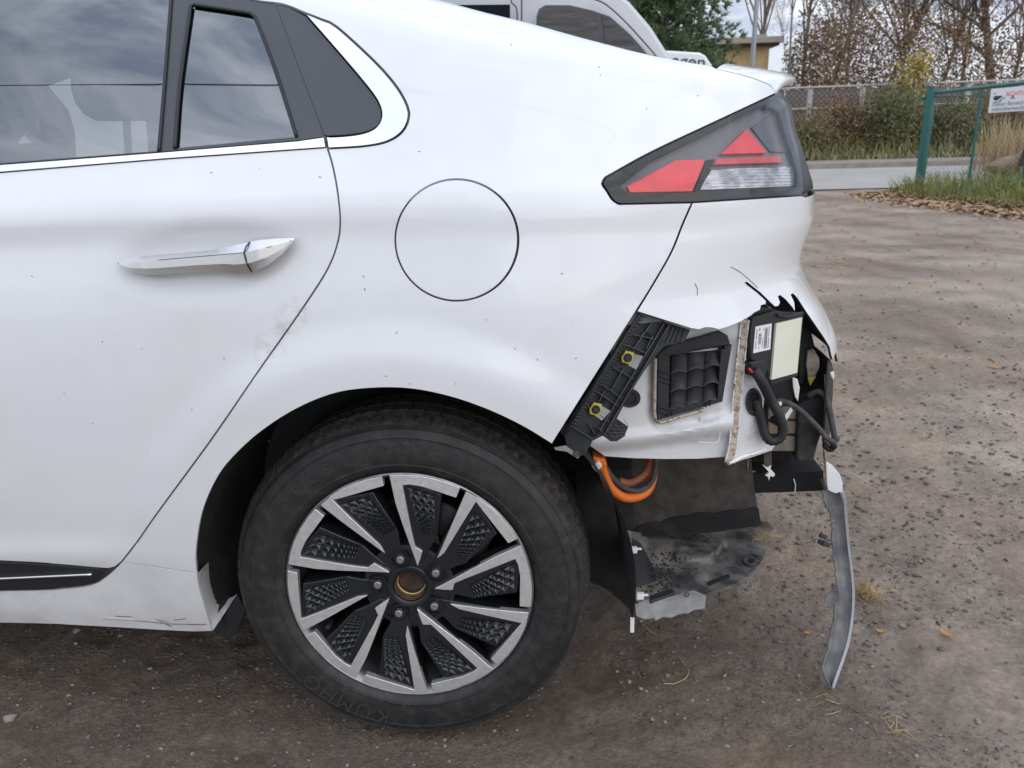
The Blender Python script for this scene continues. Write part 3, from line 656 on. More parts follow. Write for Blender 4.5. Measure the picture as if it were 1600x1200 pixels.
# shrubs on the bank
SG = 'shrubs on the bank'
sh = [(1262, 20.6, 1.0, 'leaf_olive', 'low olive shrub beside the tail lamp'), (1300, 21.6, 1.5, 'leaf_brown', 'brownish shrub under the first white fence plate'), (1336, 21.0, 1.45, 'leaf_brown', 'dark brown twiggy shrub left of the large green bush'),
      (1378, 20.8, 1.7, 'leaf_green', 'large green bush in the middle of the bank'), (1413, 21.2, 1.5, 'leaf_olive', 'olive bush just left of the green gate post'), (1466, 21.0, 1.35, 'leaf_green', 'green bush right of the green gate post'),
      (1500, 20.6, 1.15, 'leaf_olive', 'low olive bush left of the thin green bar'), (1545, 21.4, 1.4, 'leaf_brown', 'brown bush behind the dry reeds'), (1600, 21.0, 1.4, 'leaf_olive', 'olive bush at the right picture edge')]
for k, (px, yy, hh, lm, lab) in enumerate(sh):
    q = at_y(px, 250, yy)
    broadleaf('bush', (q[0], yy, .2), hh*.72, 1.9, 300+k, 5200, lm, .055, 'bark', lab, SG, .03, 3, (14, 6, 5, 3), up=.42, jit=.26, cat='bush')
q = at_y(1418, 150, 23.2); broadleaf('yellow_shrub', (q[0]-.1, 23.2, .4), 1.75, .42, 341, 1300, 'leaf_yellow', .085, 'bark', 'tall narrow bright yellow shrub against the fence', None, .03, 3, (14, 6, 4, 3), up=.9, jit=.14, cat='shrub')
# undergrowth between the trunks
NU = 95000; Pq = np.stack([9.0+33*rng.random(NU)**1.6, rng.uniform(25.5, 31, NU), 0*rng.random(NU)], 1)
top = 2.1+1.3*vnoise(Pq[:, 0], Pq[:, 1], .6, 31)+.9*vnoise(Pq[:, 0], Pq[:, 1], 1.9, 33); Pq[:, 2] = .6+(top+1.6)*rng.random(NU)**1.3
Vq, Fq = leaf_quads(Pq, .085, 77); ug = mesh('undergrowth', Vq, Fq, 'leaf_brown'); tag(ug, 'brown leafy undergrowth behind the fence', 'undergrowth', kind='stuff')

# pine tree left of the house
def pine(base, h, label):
    o = empty('pine_tree', base); tag(o, label, 'tree'); R = np.random.default_rng(91); mb = MB(); cr_ = MB()
    mb.tube([(0, 0, -.1), (.03, 0, h*.5), (0, .05, h)], [.15, .10, .02], 8, False)
    pts = []; dirs = []
    for z in np.arange(.9, h, .24):
        for j in range(10):
            a = R.random()*6.283; L_ = (2.15*(1-(z/h)**1.6)+.25)*R.uniform(.65, 1.1); d = np.array([math.cos(a), math.sin(a), .25]); P = [np.array([0, 0, z])+d*L_*t+np.array([0, 0, -.18*L_*t*t]) for t in (0, .35, .7, 1)]
            mb.tube(P, [.03, .022, .014, .006], 4, False)
            for t in np.linspace(.3, 1, 7):
                for s in range(4):
                    q = P[0]+(P[-1]-P[0])*t+R.normal(0, .10, 3); pts.append(q); dd = d+R.normal(0, .55, 3)+np.array([0, 0, .4]); dirs.append(dd/np.linalg.norm(dd))
    pts = np.array(pts); dirs = np.array(dirs); n = len(pts); m_ = 15
    P = np.repeat(pts, m_, 0); D = np.repeat(dirs, m_, 0)+R.normal(0, .5, (n*m_, 3)); D /= np.linalg.norm(D, axis=1)[:, None]; S = np.cross(D, R.normal(size=(n*m_, 3))); S /= np.linalg.norm(S, axis=1)[:, None]
    L_ = (.10+.12*R.random(n*m_))[:, None]; V = np.stack([P-S*.015, P+S*.015, P+D*L_], 1).reshape(-1, 3); k = np.arange(n*m_)*3
    mb.build('trunk', 'bark', o, True); mesh('crown', V, np.stack([k, k+1, k+2], 1), 'pine_needle', o)
q = at_y(1036, 60, 20); pine((q[0], 20, 0), 7.2, 'dark green pine tree rising behind the white car')

# ------------------------------------------------------------------ fence beyond the road
def fence():
    yF = 24.0; o = empty('wire_fence', (12, yF, 0)); tag(o, 'long wire fence with pale concrete posts behind the bank', 'fence')
    xs = [at_y(p, 150, yF)[0] for p in (1265.5, 1347, 1428, 1511)]; d = (xs[3]-xs[0])/3; allx = [xs[0]-d*k for k in range(8, 0, -1)]+xs+[xs[3]+d*k for k in range(1, 9)]
    for x in allx:
        mb = MB(); mb.box((x-12, 0, 1.18), .13, .12, 1.75); mb.build('post', 'concrete_post', o, bevel=.012)
    for z in (2.03, 1.43):
        mb = MB(); mb.tube([(allx[0]-12, -.08, z-.05), (allx[-1]-12, -.08, z+.09)], .030, 6); mb.build('rail', 'rail_grey', o)
    mb = MB()
    for s in (-1, 1):
        for x in np.arange(allx[4]-2, allx[-3]+2, .16):
            mb.tube([(x-12, -.06, .5), (x-12+s*1.5, -.06, 2.02)], .0035, 3, False)
    w_ = mb.build('wire_mesh', 'rail_grey', o); w_['kind'] = 'stuff'
    for px, py, lab in ((1323, 180, None), (1480, 176, None)):
        q = at_y(px, py, yF-.2); mb = MB(); mb.box((q[0]-12, -.2, q[2]), .24, .02, .11); mb.build('plate', 'sign_white', o)
    # small wire gate inside the fence line
    x0 = at_y(1490, 170, yF)[0]-12
    for x in (x0, x0+.15): mb = MB(); mb.tube([(x, -.12, .5), (x, -.12, 1.55)], .03, 6); mb.build('gate_post', 'rail_grey', o)
    q = at_y(1481, 190, yF-.15); mb = MB(); mb.box((q[0]-12, -.15, 1.0), .14, .08, .75); mb.build('meter_box', 'concrete_post', o, bevel=.01)
fence()
def boards():
    yF = 25.2; o = empty('board_fence', (12, yF, 0)); tag(o, 'weathered grey-brown board fence behind the wire fence', 'fence'); mb = MB(); mb.box((0, 0, 0), .235, .025, 1.55); b0 = mb.build('board', 'board_grey', o, bevel=.006); me_ = b0.data
    k = 0
    for x in np.arange(-9, 14, .25):
        b_ = b0 if k == 0 else bpy.data.objects.new('board', me_)
        if k: COL.objects.link(b_); b_.parent = o; m2 = b_.modifiers.new('edge', 'BEVEL'); m2.width = .006
        b_.location = (x, rng.normal(0, .006), 1.22+rng.normal(0, .02)+.003*(x+9)); b_.rotation_euler = (0, rng.normal(0, .008), 0); k += 1
boards()

# ------------------------------------------------------------------ house, lamp post, vehicles behind
def house():
    y0 = 40.0; o = empty('flat_roofed_house', (8, y0, 0)); tag(o, 'yellow rendered house with flat overhanging roof behind the pine', 'building')
    xr = at_y(1202, 80, y0)[0]-8; mb = MB(); mb.box(((xr-9)/2, 4, 2.35), xr+9, 8, 4.7); mb.build('wall', 'house_wall', o)
    mb = MB(); mb.box(((xr-9)/2+.1, 3.85, 4.83), xr+9+.8, 8.9, .28); mb.build('roof', 'house_roof', o, bevel=.02)
    mb = MB(); mb.box(((xr-9)/2+.1, 3.85, 4.62), xr+9+.5, 8.5, .1); mb.build('soffit', 'house_soffit', o)
    mb = MB(); mb.box((xr-.55, -.4, 5.02), .5, .3, .10); mb.build('roof_vent', 'house_roof', o)
    for px in (1120, 1060):
        q = at_y(px, 90, y0); mb = MB(); mb.box((q[0]-8, -.03, 3.2), 1.5, .08, 1.4); wdw = mb.build('window', 'house_roof', o); mb = MB(); mb.box((q[0]-8, -.08, 3.2), 1.3, .04, 1.2); mb.build('pane', 'van_seal', wdw)
house()
q = at_y(1175, 110, 25); lp = empty('lamp_post', (q[0], 25, .3)); tag(lp, 'plain grey lamp post in front of the yellow house', 'lamp post')
mb = MB(); mb.tube([(0, 0, -.3), (0, 0, .9), (.01, 0, 6.5), (.02, 0, 7.2)], [.09, .085, .065, .05], 12); mb.build('pole', 'lamp_post_grey', lp, True, 40)
mb = MB(); mb.tube([(.02, 0, 7.15), (.2, -.4, 7.4), (.35, -1.0, 7.45)], .035, 8); mb.build('arm', 'lamp_post_grey', lp, True, 40)
mb = MB(); mb.box((.40, -1.25, 7.46), .22, .55, .10); mb.build('lamp_head', 'lamp_post_grey', lp, bevel=.03)

def van():
    y0 = 5.0; o = empty('silver_van', (0, y0, 0)); tag(o, 'silver panel van parked behind the white car', 'van')
    A = lambda x, y: at_y(x, y, y0)
    # side outline, front to the right
    pts = [(-4.0, .35), (-4.0, 2.25), (-3.6, 2.42), (.05, 2.42), (.35, 2.30)]+[(A(x, y)[0], A(x, y)[2]) for x, y in ((985, 0), (1020, 42), (1053, 96))]+[(1.40, 1.27), (1.72, 1.14), (1.88, .95), (1.92, .40)]
    def yin(z): return max(0, (z-1.3))*.10
    mb = MB(); near = [(x, yin(z), z) for x, z in pts]; far = [(x, 1.95-yin(z), z) for x, z in pts]
    mb.prism(near, far); mb.build('body', 'silver_paint', o, bevel=.03, seg=3)
    def poly(name, pp, mt, out, th=.02, rnd=True):
        P3 = []
        for x, y in (cr(pp+[pp[0]], 6) if rnd else pp):
            q = on_plane(x, y, (0, y0-out, 1.3), (0, -1, -.10)); P3.append(q-np.array([0, y0, 0]))
        if rnd: P3.pop()
        m_ = MB(); m_.prism(P3, [p+np.array([0, th, 0]) for p in P3]); return m_.build(name, mt, o)
    seal = [(838, 60), (838, 26), (842, 14), (852, 8), (890, 8), (925, 16), (953, 26), (985, 54), (1016, 90), (985, 100), (900, 90)]
    poly('window_seal', seal, 'van_seal', .012, .03, False)
    poly('window_glass', [(843, 70), (843, 28), (850, 17), (880, 15), (930, 22), (938, 66), (945, 100)], 'van_glass', .02, .03, False)
    poly('quarter_glass', [(941, 23), (960, 36), (985, 62), (1008, 88), (990, 100), (950, 100)], 'van_glass', .02, .03, False)
    poly('side_window', [(560, 70), (560, 9), (797, 7), (797, 60)], 'van_glass', .02, .03, False)
    for pts_ in ([(799, -40), (799, 4), (806, 10), (808, 18), (808, 60)], [(815, -40), (815, 60)], [(920, -4), (945, 6), (975, 32), (1010, 70), (1032, 96)]):
        P3 = [on_plane(x, y, (0, y0-.004, 1.3), (0, -1, -.10))-np.array([0, y0, 0]) for x, y in cr(pts_, 6)]
        m_ = MB(); m_.tube(P3, .006, 5); m_.build('panel_gap', 'van_seal', o)
    for x in (-2.9, 1.12):
        m_ = MB(); m_.tube([(x, -.01, .33), (x, .2, .33)], .33, 28); wv = m_.build('wheel', 'rubber', o, True, 40); m_ = MB(); m_.tube([(x, -.02, .33), (x, .0, .33)], .2, 20); m_.build('rim', 'nut_metal', wv, True, 40)
van()
def trailer():
    y0 = 9.0; o = empty('cargo_trailer', (2, y0, 0)); tag(o, 'white trailer body with dark lettering peeking above the car tail', 'trailer'); A = lambda x, y: at_y(x, y, y0)
    p = [A(1000, 76), A(1094, 82), A(1103, 87), A(1126, 122)]; top = [(q[0]-2, 0, q[2]) for q in p]+[(top_x, 0, .5) for top_x in (A(1140, 140)[0]-2, A(1000, 76)[0]-2)]
    mb = MB(); mb.prism(top, [(x, 1.6, z) for x, _, z in top]); mb.build('body', 'far_white', o, bevel=.03, seg=3)
    cu = bpy.data.curves.new('t', 'FONT'); cu.body = 'agen'; cu.size = .20; cu.extrude = .003; tmp = bpy.data.objects.new('t', cu); COL.objects.link(tmp); bpy.context.view_layer.update()
    me_ = bpy.data.meshes.new_from_object(tmp.evaluated_get(bpy.context.evaluated_depsgraph_get())); bpy.data.objects.remove(tmp)
    t = link('lettering', me_, 'letter_dark', o, False); q = A(1049, 101); t.location = (q[0]-2, -.006, q[2]-.012); t.rotation_euler = (math.pi/2, .10, 0); t.scale = (1.12, 1, 1)
    for x in (-.2,):
        m_ = MB(); m_.tube([(x-.3, -.05, .3), (x-.3, .15, .3)], .3, 24); m_.build('wheel', 'rubber', o, True, 40)
trailer()
# cable overhead behind the photographer: seen mirrored in the side windows
mb = MB(); P = [np.array([x, -2.1, 6.25-.15*(x+4.44)+.0012*(x+3)**2]) for x in np.linspace(-22, 16, 40)]; mb.tube(P, .0085, 5); cb = mb.build('overhead_cable', 'cable_black'); tag(cb, 'thin black overhead cable mirrored in the car windows', 'cable')

# ------------------------------------------------------------------ green gate with the sign
def text_mesh(s, size, ext=.0, align='LEFT'):
    cu = bpy.data.curves.new('t', 'FONT'); cu.body = s; cu.size = size; cu.extrude = ext; cu.align_x = align; cu.resolution_u = 3; tmp = bpy.data.objects.new('t', cu); COL.objects.link(tmp); bpy.context.view_layer.update()
    me_ = bpy.data.meshes.new_from_object(tmp.evaluated_get(bpy.context.evaluated_depsgraph_get())); bpy.data.objects.remove(tmp); return me_
def gate():
    a = at_z(1435, 297); b = at_z(1598, 309); dirv = np.array([b[0]-a[0], b[1]-a[1], 0]); dirv /= np.linalg.norm(dirv)
    o = empty('green_gate', (a[0], a[1], 0)); tag(o, 'dark green metal gate frame at the yard entrance', 'gate')
    nrm_ = np.array([dirv[1], -dirv[0], 0]); 
    if nrm_[1] > 0: nrm_ = -nrm_
    def G(px, py):
        q = on_plane(px, py, a, nrm_); return q-np.array([a[0], a[1], 0])
    def bar(name, p, q, r, n=10, sq=False):
        m_ = MB(); m_.tube([p, q], r, 4 if sq else n); return m_.build(name, 'gate_green', o, True, 40)
    pt = G(1450, 141); bar('post', (0, 0, -.05), (0, 0, pt[2]+.03), .072, 14)
    m_ = MB(); m_.tube([(0, 0, pt[2]+.03), (0, 0, pt[2]+.05)], .078, 14); m_.build('post_cap', 'gate_green', o, True, 40)
    tr0 = G(1452, 146); tr1 = G(1660, 123); bar('top_rail', tr0, tr1, .028)
    bar('brace_rail', G(1460, 151), G(1660, 146), .012)
    bar('bottom_rail', G(1462, 300), G(1660, 312), .022)
    bar('upright', G(1535, 138), G(1513, 288), .020)
    bar('upright', G(1625, 128), G(1596, 305), .034)
    m_ = MB(); m_.tube([pt+nrm_*.06+np.array([0, 0, -.12]), pt+nrm_*.12+np.array([0, 0, -.12])], .03, 10); m_.build('hinge', 'gate_green', o, True, 40)
    m_ = MB(); L_ = np.linalg.norm(tr1-tr0); hgt = tr0[2]-.12
    for s in (-1, 1):
        for k in np.arange(-hgt, L_+hgt, .075):
            p0, p1 = k, k+s*hgt
            z0, z1 = .12, tr0[2]
            t0, t1 = 0., 1.
            for (A_, B_) in ((p0, p1),):
                dx = B_-A_
                lo, hi = (max(0, (0-A_)/dx), min(1, (L_-A_)/dx)) if dx > 0 else (max(0, (L_-A_)/dx), min(1, (0-A_)/dx))
                if lo < hi: m_.tube([dirv*(A_+dx*lo)+np.array([0, 0, z0+(z1-z0)*lo]), dirv*(A_+dx*hi)+np.array([0, 0, z0+(z1-z0)*hi])], .0016, 3, False)
    w_ = m_.build('chain_link', 'wire_green', o); w_['kind'] = 'stuff'
    # sign hung on the frame (its own thing)
    off = nrm_*.05
    c0 = G(1553, 139)+off; c1 = G(1548, 176.5)+off; W_ = 1.02; ex = (G(1600, 134.5)-G(1553, 139)); ex = ex/np.linalg.norm(ex); ey = c0-c1; H_ = np.linalg.norm(ey); ey = ey-ex*np.dot(ey, ex); ey /= np.linalg.norm(ey); ez = np.cross(ex, ey)
    if np.dot(ez, nrm_) < 0: ez = -ez
    base = c1+np.array([a[0], a[1], 0]); s_ = empty('warning_sign', base); tag(s_, 'white video surveillance warning sign hanging on the green gate', 'sign')
    Rm = Matrix(((ex[0], ey[0], ez[0], base[0]), (ex[1], ey[1], ez[1], base[1]), (ex[2], ey[2], ez[2], base[2]), (0, 0, 0, 1))); s_.matrix_world = Rm
    m_ = MB(); m_.box((W_/2, H_/2, 0), W_, H_, .006); m_.build('plate', 'sign_white', s_)
    for txt, x, y, sz, mt in (('ACHTUNG', .235, H_-.115, .085, 'sign_red'), ('Dieser Bereich wird', .045, .085, .078, 'sign_grey'), ('video\u00fcberwacht', .045, .02, .078, 'sign_grey')):
        t = link('lettering', text_mesh(txt, sz, .001), mt, s_, False); t.location = (x, y, .005)
    m_ = MB(); m_.prism([(.31, .165, .006), (.38, .165, .006), (.345, .225, .006)], [(.31, .165, .004), (.38, .165, .004), (.345, .225, .004)]); m_.build('warning_triangle', 'litter_leaf', s_)
    # camera pictogram
    m_ = MB(); pg = lambda P: m_.prism([(x, y, .007) for x, y in P], [(x, y, .004) for x, y in P])
    u = H_/.365
    pg([(.055, .235*u), (.085, .255*u), (.20, .245*u), (.13, .19*u), (.09, .18*u), (.06, .20*u)])
    pg([(.055, .275*u), (.085, .285*u), (.07, .305*u)]); pg([(.20, .225*u), (.235, .215*u), (.22, .195*u)]); pg([(.12, .165*u), (.15, .165*u), (.185, .205*u), (.195, .20*u), (.165, .155*u), (.13, .15*u)]); pg([(.08, .165*u), (.11, .16*u), (.10, .15*u), (.08, .155*u)])
    m_.build('camera_symbol', 'ink', s_)
gate()

# tan boulder and dark block behind the gate
def rock(name, c_, size, seed, mt, label=None, cat='stone', group=None, sub=2, flat=.7, amp=.28):
    bm = bmesh.new(); bmesh.ops.create_icosphere(bm, subdivisions=sub, radius=1); R = np.random.default_rng(seed); A_ = R.normal(size=(5, 3)); ph = R.random(5)*6
    for v in bm.verts:
        p = np.array(v.co); s = 1+amp*sum(math.sin(2.1*np.dot(A_[k], p)+ph[k]) for k in range(5))/3; v.co = Vector(p*s*np.array(size))
    me_ = bpy.data.meshes.new(name); bm.to_mesh(me_); bm.free(); o = link(name, me_, mt, None, True); me_.set_sharp_from_angle(angle=math.radians(38)); o.location = c_; o.rotation_euler[2] = R.random()*6
    if label: tag(o, label, cat, group)
    return o
q = at_z(1572, 268, .1); b1 = rock('boulder', (q[0]+.15, q[1], .22), (.50, .34, .19), 5, 'stone_tan', 'large tan boulder lying in dry grass behind the gate', 'boulder', sub=3, amp=.22)
mb = MB(); q2 = at_y(1606, 235, 12.6)+np.array([.20, 0, 0])
mb.prism([(q2[0]-.12, 12.6, .25), (q2[0]+.5, 12.6, .25), (q2[0]+.5, 12.6, 1.15), (q2[0]+.05, 12.6, .95)], [(q2[0]-.12, 13.0, .25), (q2[0]+.5, 13.0, .25), (q2[0]+.5, 13.0, 1.15), (q2[0]+.05, 13.0, .95)])
bx = mb.build('black_board', 'crust_dark', bevel=.02); tag(bx, 'black slanting board standing in the dry reeds at the right edge', 'board')

# ------------------------------------------------------------------ stones, leaves and straw on the dirt
ST = [(606//3, 0)]
def gz(x, y): return float(ground_z(np.array(x), np.array(y)))
stones = [ # px, py, size m, material, label
 (1501, 711, .017, 'stone_pale', 'largest pale stone of the cluster of three on the right'), (1523, 715, .013, 'stone_dark', 'dark brown stone right of the pale cluster stone'), (1513, 692, .012, 'stone_dark', 'dark stone at the top of the cluster of three'),
 (1462, 657, .011, 'stone_pale', 'pale stone on the dirt left above the stone cluster'), (1411, 699, .009, 'stone_pale', 'small tan stone between the torn bumper and the stone cluster'),
 (1395, 922, .012, 'stone_pale', 'round grey pebble beside the dry grass tuft'), (1411, 973, .012, 'stone_pale', 'flat pale oval pebble below the dry grass tuft'), (1470, 1010, .013, 'stone_dark', 'dark round stone between two fallen leaves'),
 (1439, 1009, .008, 'stone_dark', 'small dark stone left of the dark round stone'), (1467, 970, .011, 'stone_dark', 'flat dark stone above the fallen leaf'), (1529, 1122, .013, 'stone_pale', 'pale brown stone in the lower right corner area'),
 (16, 1115, .020, 'stone_pale', 'pale angular stone at the far left of the dirt'), (983, 1065, .010, 'stone_pale', 'pale chip of stone in front of the rear wheel'), (1000, 1080, .008, 'stone_pale', 'small white stone in front of the rear wheel'),
 (988, 1048, .011, 'stone_dark', 'dark stone chip in front of the rear wheel'), (1019, 1124, .008, 'stone_pale', 'small cream pebble near the bottom edge in the middle'), (1040, 1128, .007, 'stone_pale', 'tiny pale pebble right of the cream pebble'),
 (120, 986, .015, 'stone_pale', 'pinkish stone under the sill at left'), (118, 1004, .009, 'stone_pale', 'small pale stone below the pinkish stone'), (106, 1082, .008, 'stone_pale', 'small pale stone alone on the dirt at left'),
 (1340, 790, .014, 'stone_dark', 'dark clod right of the hanging bumper strip'), (1350, 795, .012, 'stone_dark', 'dark elongated clod beside the hanging strip, right one'), (1530, 822, .011, 'stone_dark', 'dark clod on open dirt at right'),
 (1310, 968, .010, 'stone_dark', 'dark stone just right of the hanging strip'), (1392, 600+280, .008, 'stone_dark', 'small dark clod above the dry tuft'), (1572, 874, .010, 'stone_dark', 'dark clod near the right picture edge')]
for k, (px, py, s, mt, lab) in enumerate(stones):
    q = at_z(px, py); s = s*.62; rock('stone', (q[0], q[1], gz(q[0], q[1])+s*.35), (s, s*.75, s*.6), 400+k, mt, lab, 'stone', 'loose stones on the dirt', sub=2)
# gravel: too many to count
bm = bmesh.new(); bmesh.ops.create_icosphere(bm, subdivisions=1, radius=1); iv = np.array([v.co[:] for v in bm.verts]); it = np.array([[v.index for v in f.verts] for f in bm.faces]); bm.free()
ng = 23000; R = np.random.default_rng(55); Pg = []
while len(Pg) < ng:
    q = at_z(R.uniform(-150, 1750), 330+(1280-330)*R.random()**.8)
    if q[1] < 7: Pg.append((q[0], q[1]))
Pg = np.array(Pg); cl = vnoise(Pg[:, 0], Pg[:, 1], 2.6, 14); Pg = Pg[cl > -.25]; n = len(Pg); far_ = np.clip((Pg[:, 1]+1.1)/1.6, .7, 1.5)
sz = (.0013+.0048*R.random(n)**3.6)*far_; V = (iv[None]*(1+.25*R.normal(size=(n, len(iv), 1)).clip(-1, 1)))*sz[:, None, None]*np.stack([1+.4*R.random(n), .7+.4*R.random(n), .5+.3*R.random(n)], 1)[:, None, :]
V[:, :, 0] += Pg[:, None, 0]; V[:, :, 1] += Pg[:, None, 1]; V[:, :, 2] += (ground_z(Pg[:, 0], Pg[:, 1])+sz*.25)[:, None]
Fg = (it[None]+(np.arange(n)*len(iv))[:, None, None]).reshape(-1, 3); half = n*13//100
for nm, mt, sl, lb in (('pale_gravel', 'stone_pale', slice(0, half), 'fine pale grit scattered over the dirt'), ('dark_gravel', 'stone_dark', slice(half, n), 'fine dark clods and grit scattered over the dirt')):
    v = V[sl].reshape(-1, 3); f = (it[None]+(np.arange(len(V[sl]))*len(iv))[:, None, None]).reshape(-1, 3); tag(mesh(nm, v, f, mt, sharp=40), lb, 'gravel', kind='stuff')
def leaf(px, py, L_, rot, lab):
    q = at_z(px, py); mb = MB(); n = 9; top = []; rows = []
    for k in range(n):
        t = k/(n-1); wd = .17*L_*math.sin(math.pi*t**.8)+.0004; x = (t-.5)*L_; z = .18*L_*(2*t-1)**2
        rows.append([(x, -wd, z+.12*wd), (x, 0, z-.15*wd), (x, wd, z+.3*wd)])
    V = [p for r in rows for p in r]; Fc = []
    for k in range(n-1):
        for j in range(2): a = k*3+j; Fc.append((a, a+3, a+4, a+1))
    o = mesh('fallen_leaf', V, Fc, 'fallen_leaf'); s = o.modifiers.new('t', 'SOLIDIFY'); s.thickness = .0006; o.location = (q[0], q[1], gz(q[0], q[1])+.006); o.rotation_euler = (.1, .05, rot); tag(o, lab, 'leaf', 'fallen leaves')
leaf(1481, 989, .036, -.75, 'curled orange leaf lying beside the dark round stone'); leaf(1376, 986, .024, -.05, 'small tan leaf below the dry grass tuft'); leaf(1555, 576, .062, -.35, 'bright orange leaf alone on the dirt at right'); leaf(1262, 992, .020, .2, 'pale curled leaf left of the hanging strip'); leaf(1288, 455, .05, .3, 'orange leaf beyond the bumper corner')
def tuft(px, py, n, L_, lab, seed, flat=.5, pos=None, spread=.02, mt='straw'):
    R = np.random.default_rng(seed); q = at_z(px, py) if pos is None else pos; mb = MB()
    for k in range(n):
        a = R.random()*6.283; l = L_*R.uniform(.4, 1.1); el = R.uniform(.05, flat); d = np.array([math.cos(a), math.sin(a), el]); d /= np.linalg.norm(d); p0 = R.normal(0, spread, 3); p0[2] = abs(p0[2])*.4; bend = R.normal(0, .25, 3); P = [p0+d*l*t+bend*l*t*t+np.array([0, 0, -.18*l*t*t]) for t in (0, .4, .75, 1)]
        P = [np.array([p[0], p[1], max(p[2], .001)]) for p in P]; mb.tube(P, [.0007, .0007, .0006, .0003], 3, False)
    o = mb.build('dry_grass_tuft', mt); o.location = (q[0], q[1], (gz(q[0], q[1]) if pos is None else q[2])+.002); tag(o, lab, 'dry grass', 'wisps of dry grass'); return o
tuft(1356, 930, 150, .045, 'dry yellow grass tuft right of the hanging bumper strip', 1, 1.0, spread=.012); tuft(1302, 1088, 11, .035, 'wisp of straw under the tip of the hanging strip', 2, .2); tuft(1390, 1132, 22, .042, 'loose flat wisp of straw near the bottom right', 3, .2, spread=.016); tuft(1545, 1042, 2, .04, 'few straws lying near the right edge', 4, .05, spread=.004)
def straw(pts, lab, r=.0009):
    P = [at_z(*p) for p in pts]; P = [np.array([p[0], p[1], gz(p[0], p[1])+.004]) for p in cr(P, .006)]; mb = MB(); mb.tube(P, r, 4); o = mb.build('straw_stalk', 'straw'); tag(o, lab, 'straw', 'single straws')
straw([(1062, 1026), (1075, 1044), (1073, 1058), (1055, 1070), (1037, 1072)], 'curved straw stalk on the dirt in front of the wheel'); straw([(1494, 1027), (1535, 1053)], 'short straight straw stalk near the right edge'); straw([(1276, 841), (1253, 846)], 'straw stalk seen left of the hanging strip'); straw([(1006, 966), (1012, 978), (1027, 985)], 'short bent straw below the torn shield')
straw([(1381, 893), (1383, 887), (1391, 882)], 'tiny curled straw above the dry tuft', .0007)

# ================================================================== the car
car = empty('white_car', (0, 0, 0)); tag(car, 'white hatchback car with torn open rear bumper corner', 'car')
U_END = 1.30
# shared seams, traced on the photograph and laid on the body surface
D_UP = cr([(398, -75), (416, -25), (427, 4), (445, 52), (464, 105), (488, 168), (510, 227)])
D_MID = cr([(510, 227), (519, 256), (527, 297), (531.5, 346), (527, 381), (512, 420), (482, 468), (444, 523), (400, 585), (330, 687), (247, 800), (217, 843), (190, 878)])
SILLGAP = ln([(190, 878), (308, 895)])
ARCH = cr([(308, 895), (307, 860), (317, 800), (340, 747), (369, 710), (412, 672), (466, 638), (524, 615), (582, 607), (640, 608), (698, 619), (755, 638), (813, 665), (863, 695)], 6)
BRK = ln([(863, 695), (994, 487)])
BGAP = cr([(994, 487), (1020, 445), (1049, 394), (1066, 352), (1081.5, 316.5)])
LAMPBOT = ln([(1081.5, 316.5), (967, 319)]); LAMPL = cr([(967, 319), (957, 312), (948, 298), (941, 287), (946, 277)], 4); LAMPTOP = cr([(946, 277), (1015, 239), (1110, 194), (1211.5, 146.5)])
SPOIL = cr([(1211.5, 146.5), (1207, 137), (1199, 130.5), (1169, 119.5), (1120, 107.5)], 5)
ROOFEDGE = cr([(160, -62), (250, -38), (330, -17), (396, 0), (442, 6.5), (477, 20), (503, 30), (527, 42), (586, 96), (620, 135), (637, 166), (639, 185), (629, 206), (606, 221), (569, 228.5), (514, 232)])
uvs = {}
def U(name, pts):
    uvs[name] = uvl(pts); return uvs[name]
for nm in ('D_UP', 'D_MID', 'SILLGAP', 'ARCH', 'BRK', 'BGAP', 'LAMPBOT', 'LAMPL', 'LAMPTOP', 'SPOIL', 'ROOFEDGE'): U(nm, globals()[nm])
# ---- quarter panel
u1 = uvs['SPOIL'][-1][0]; u0 = uvs['ROOFEDGE'][0][0]
TOPL = [(u, float(over_v(np.array(u), 1.38))) for u in np.arange(u1, u0-.01, -.02)]
qo = join(uvs['D_MID'], uvs['SILLGAP'], uvs['ARCH'], uvs['BRK'], uvs['BGAP'], uvs['LAMPBOT'], uvs['LAMPL'], uvs['LAMPTOP'], uvs['SPOIL'], TOPL, uvs['ROOFEDGE'])
FUEL = uvl([(713.5+96*math.cos(a), 375+95*math.sin(a)) for a in np.linspace(0, 2*math.pi, 90, endpoint=False)])
panel('quarter_panel', qo, ['white_paint', 'white_paint'], car, [FUEL], gap=.0014, sp=.014)
panel('fuel_door', FUEL, 'white_paint', car, gap=.0010, sp=.012)
# ---- rear door with its window, trims and handle
LX = -560
def clipu(L_, u_): return [(max(p[0], u_), p[1]) for p in L_]
def dedup(L_):
    o = [L_[0]]
    for p in L_[1:]:
        if abs(p[0]-o[-1][0])+abs(p[1]-o[-1][1]) > 2e-4: o.append(p)
    return o
belt_lo = ln([(LX, 301), (0, 269), (262, 247.5), (510, 230)]); belt_hi = ln([(LX, 288), (0, 257), (249, 238), (466, 220), (507, 214)])
DOORBOT = cr([(190, 878), (180, 886), (169, 888.5), (90, 882), (0, 876.5), (LX, 852)])
du = join(uvl(list(reversed(belt_lo))), uvl(list(reversed(ln([(LX, 852), (LX, 301)])))) , uvl(list(reversed(DOORBOT))), list(reversed(uvs['D_MID'])))
du = dedup(clipu(du, -1.10)); door = panel('rear_door', du, ['white_paint', 'white_paint'], car, gap=.0014, sp=.014)
panel('chrome_strip', dedup(clipu(uvl(join(belt_hi, list(reversed(belt_lo)))), -1.10)), 'chrome', door, d=-.003, gap=.0008, thick=.006, sp=.010, bev=.0012)
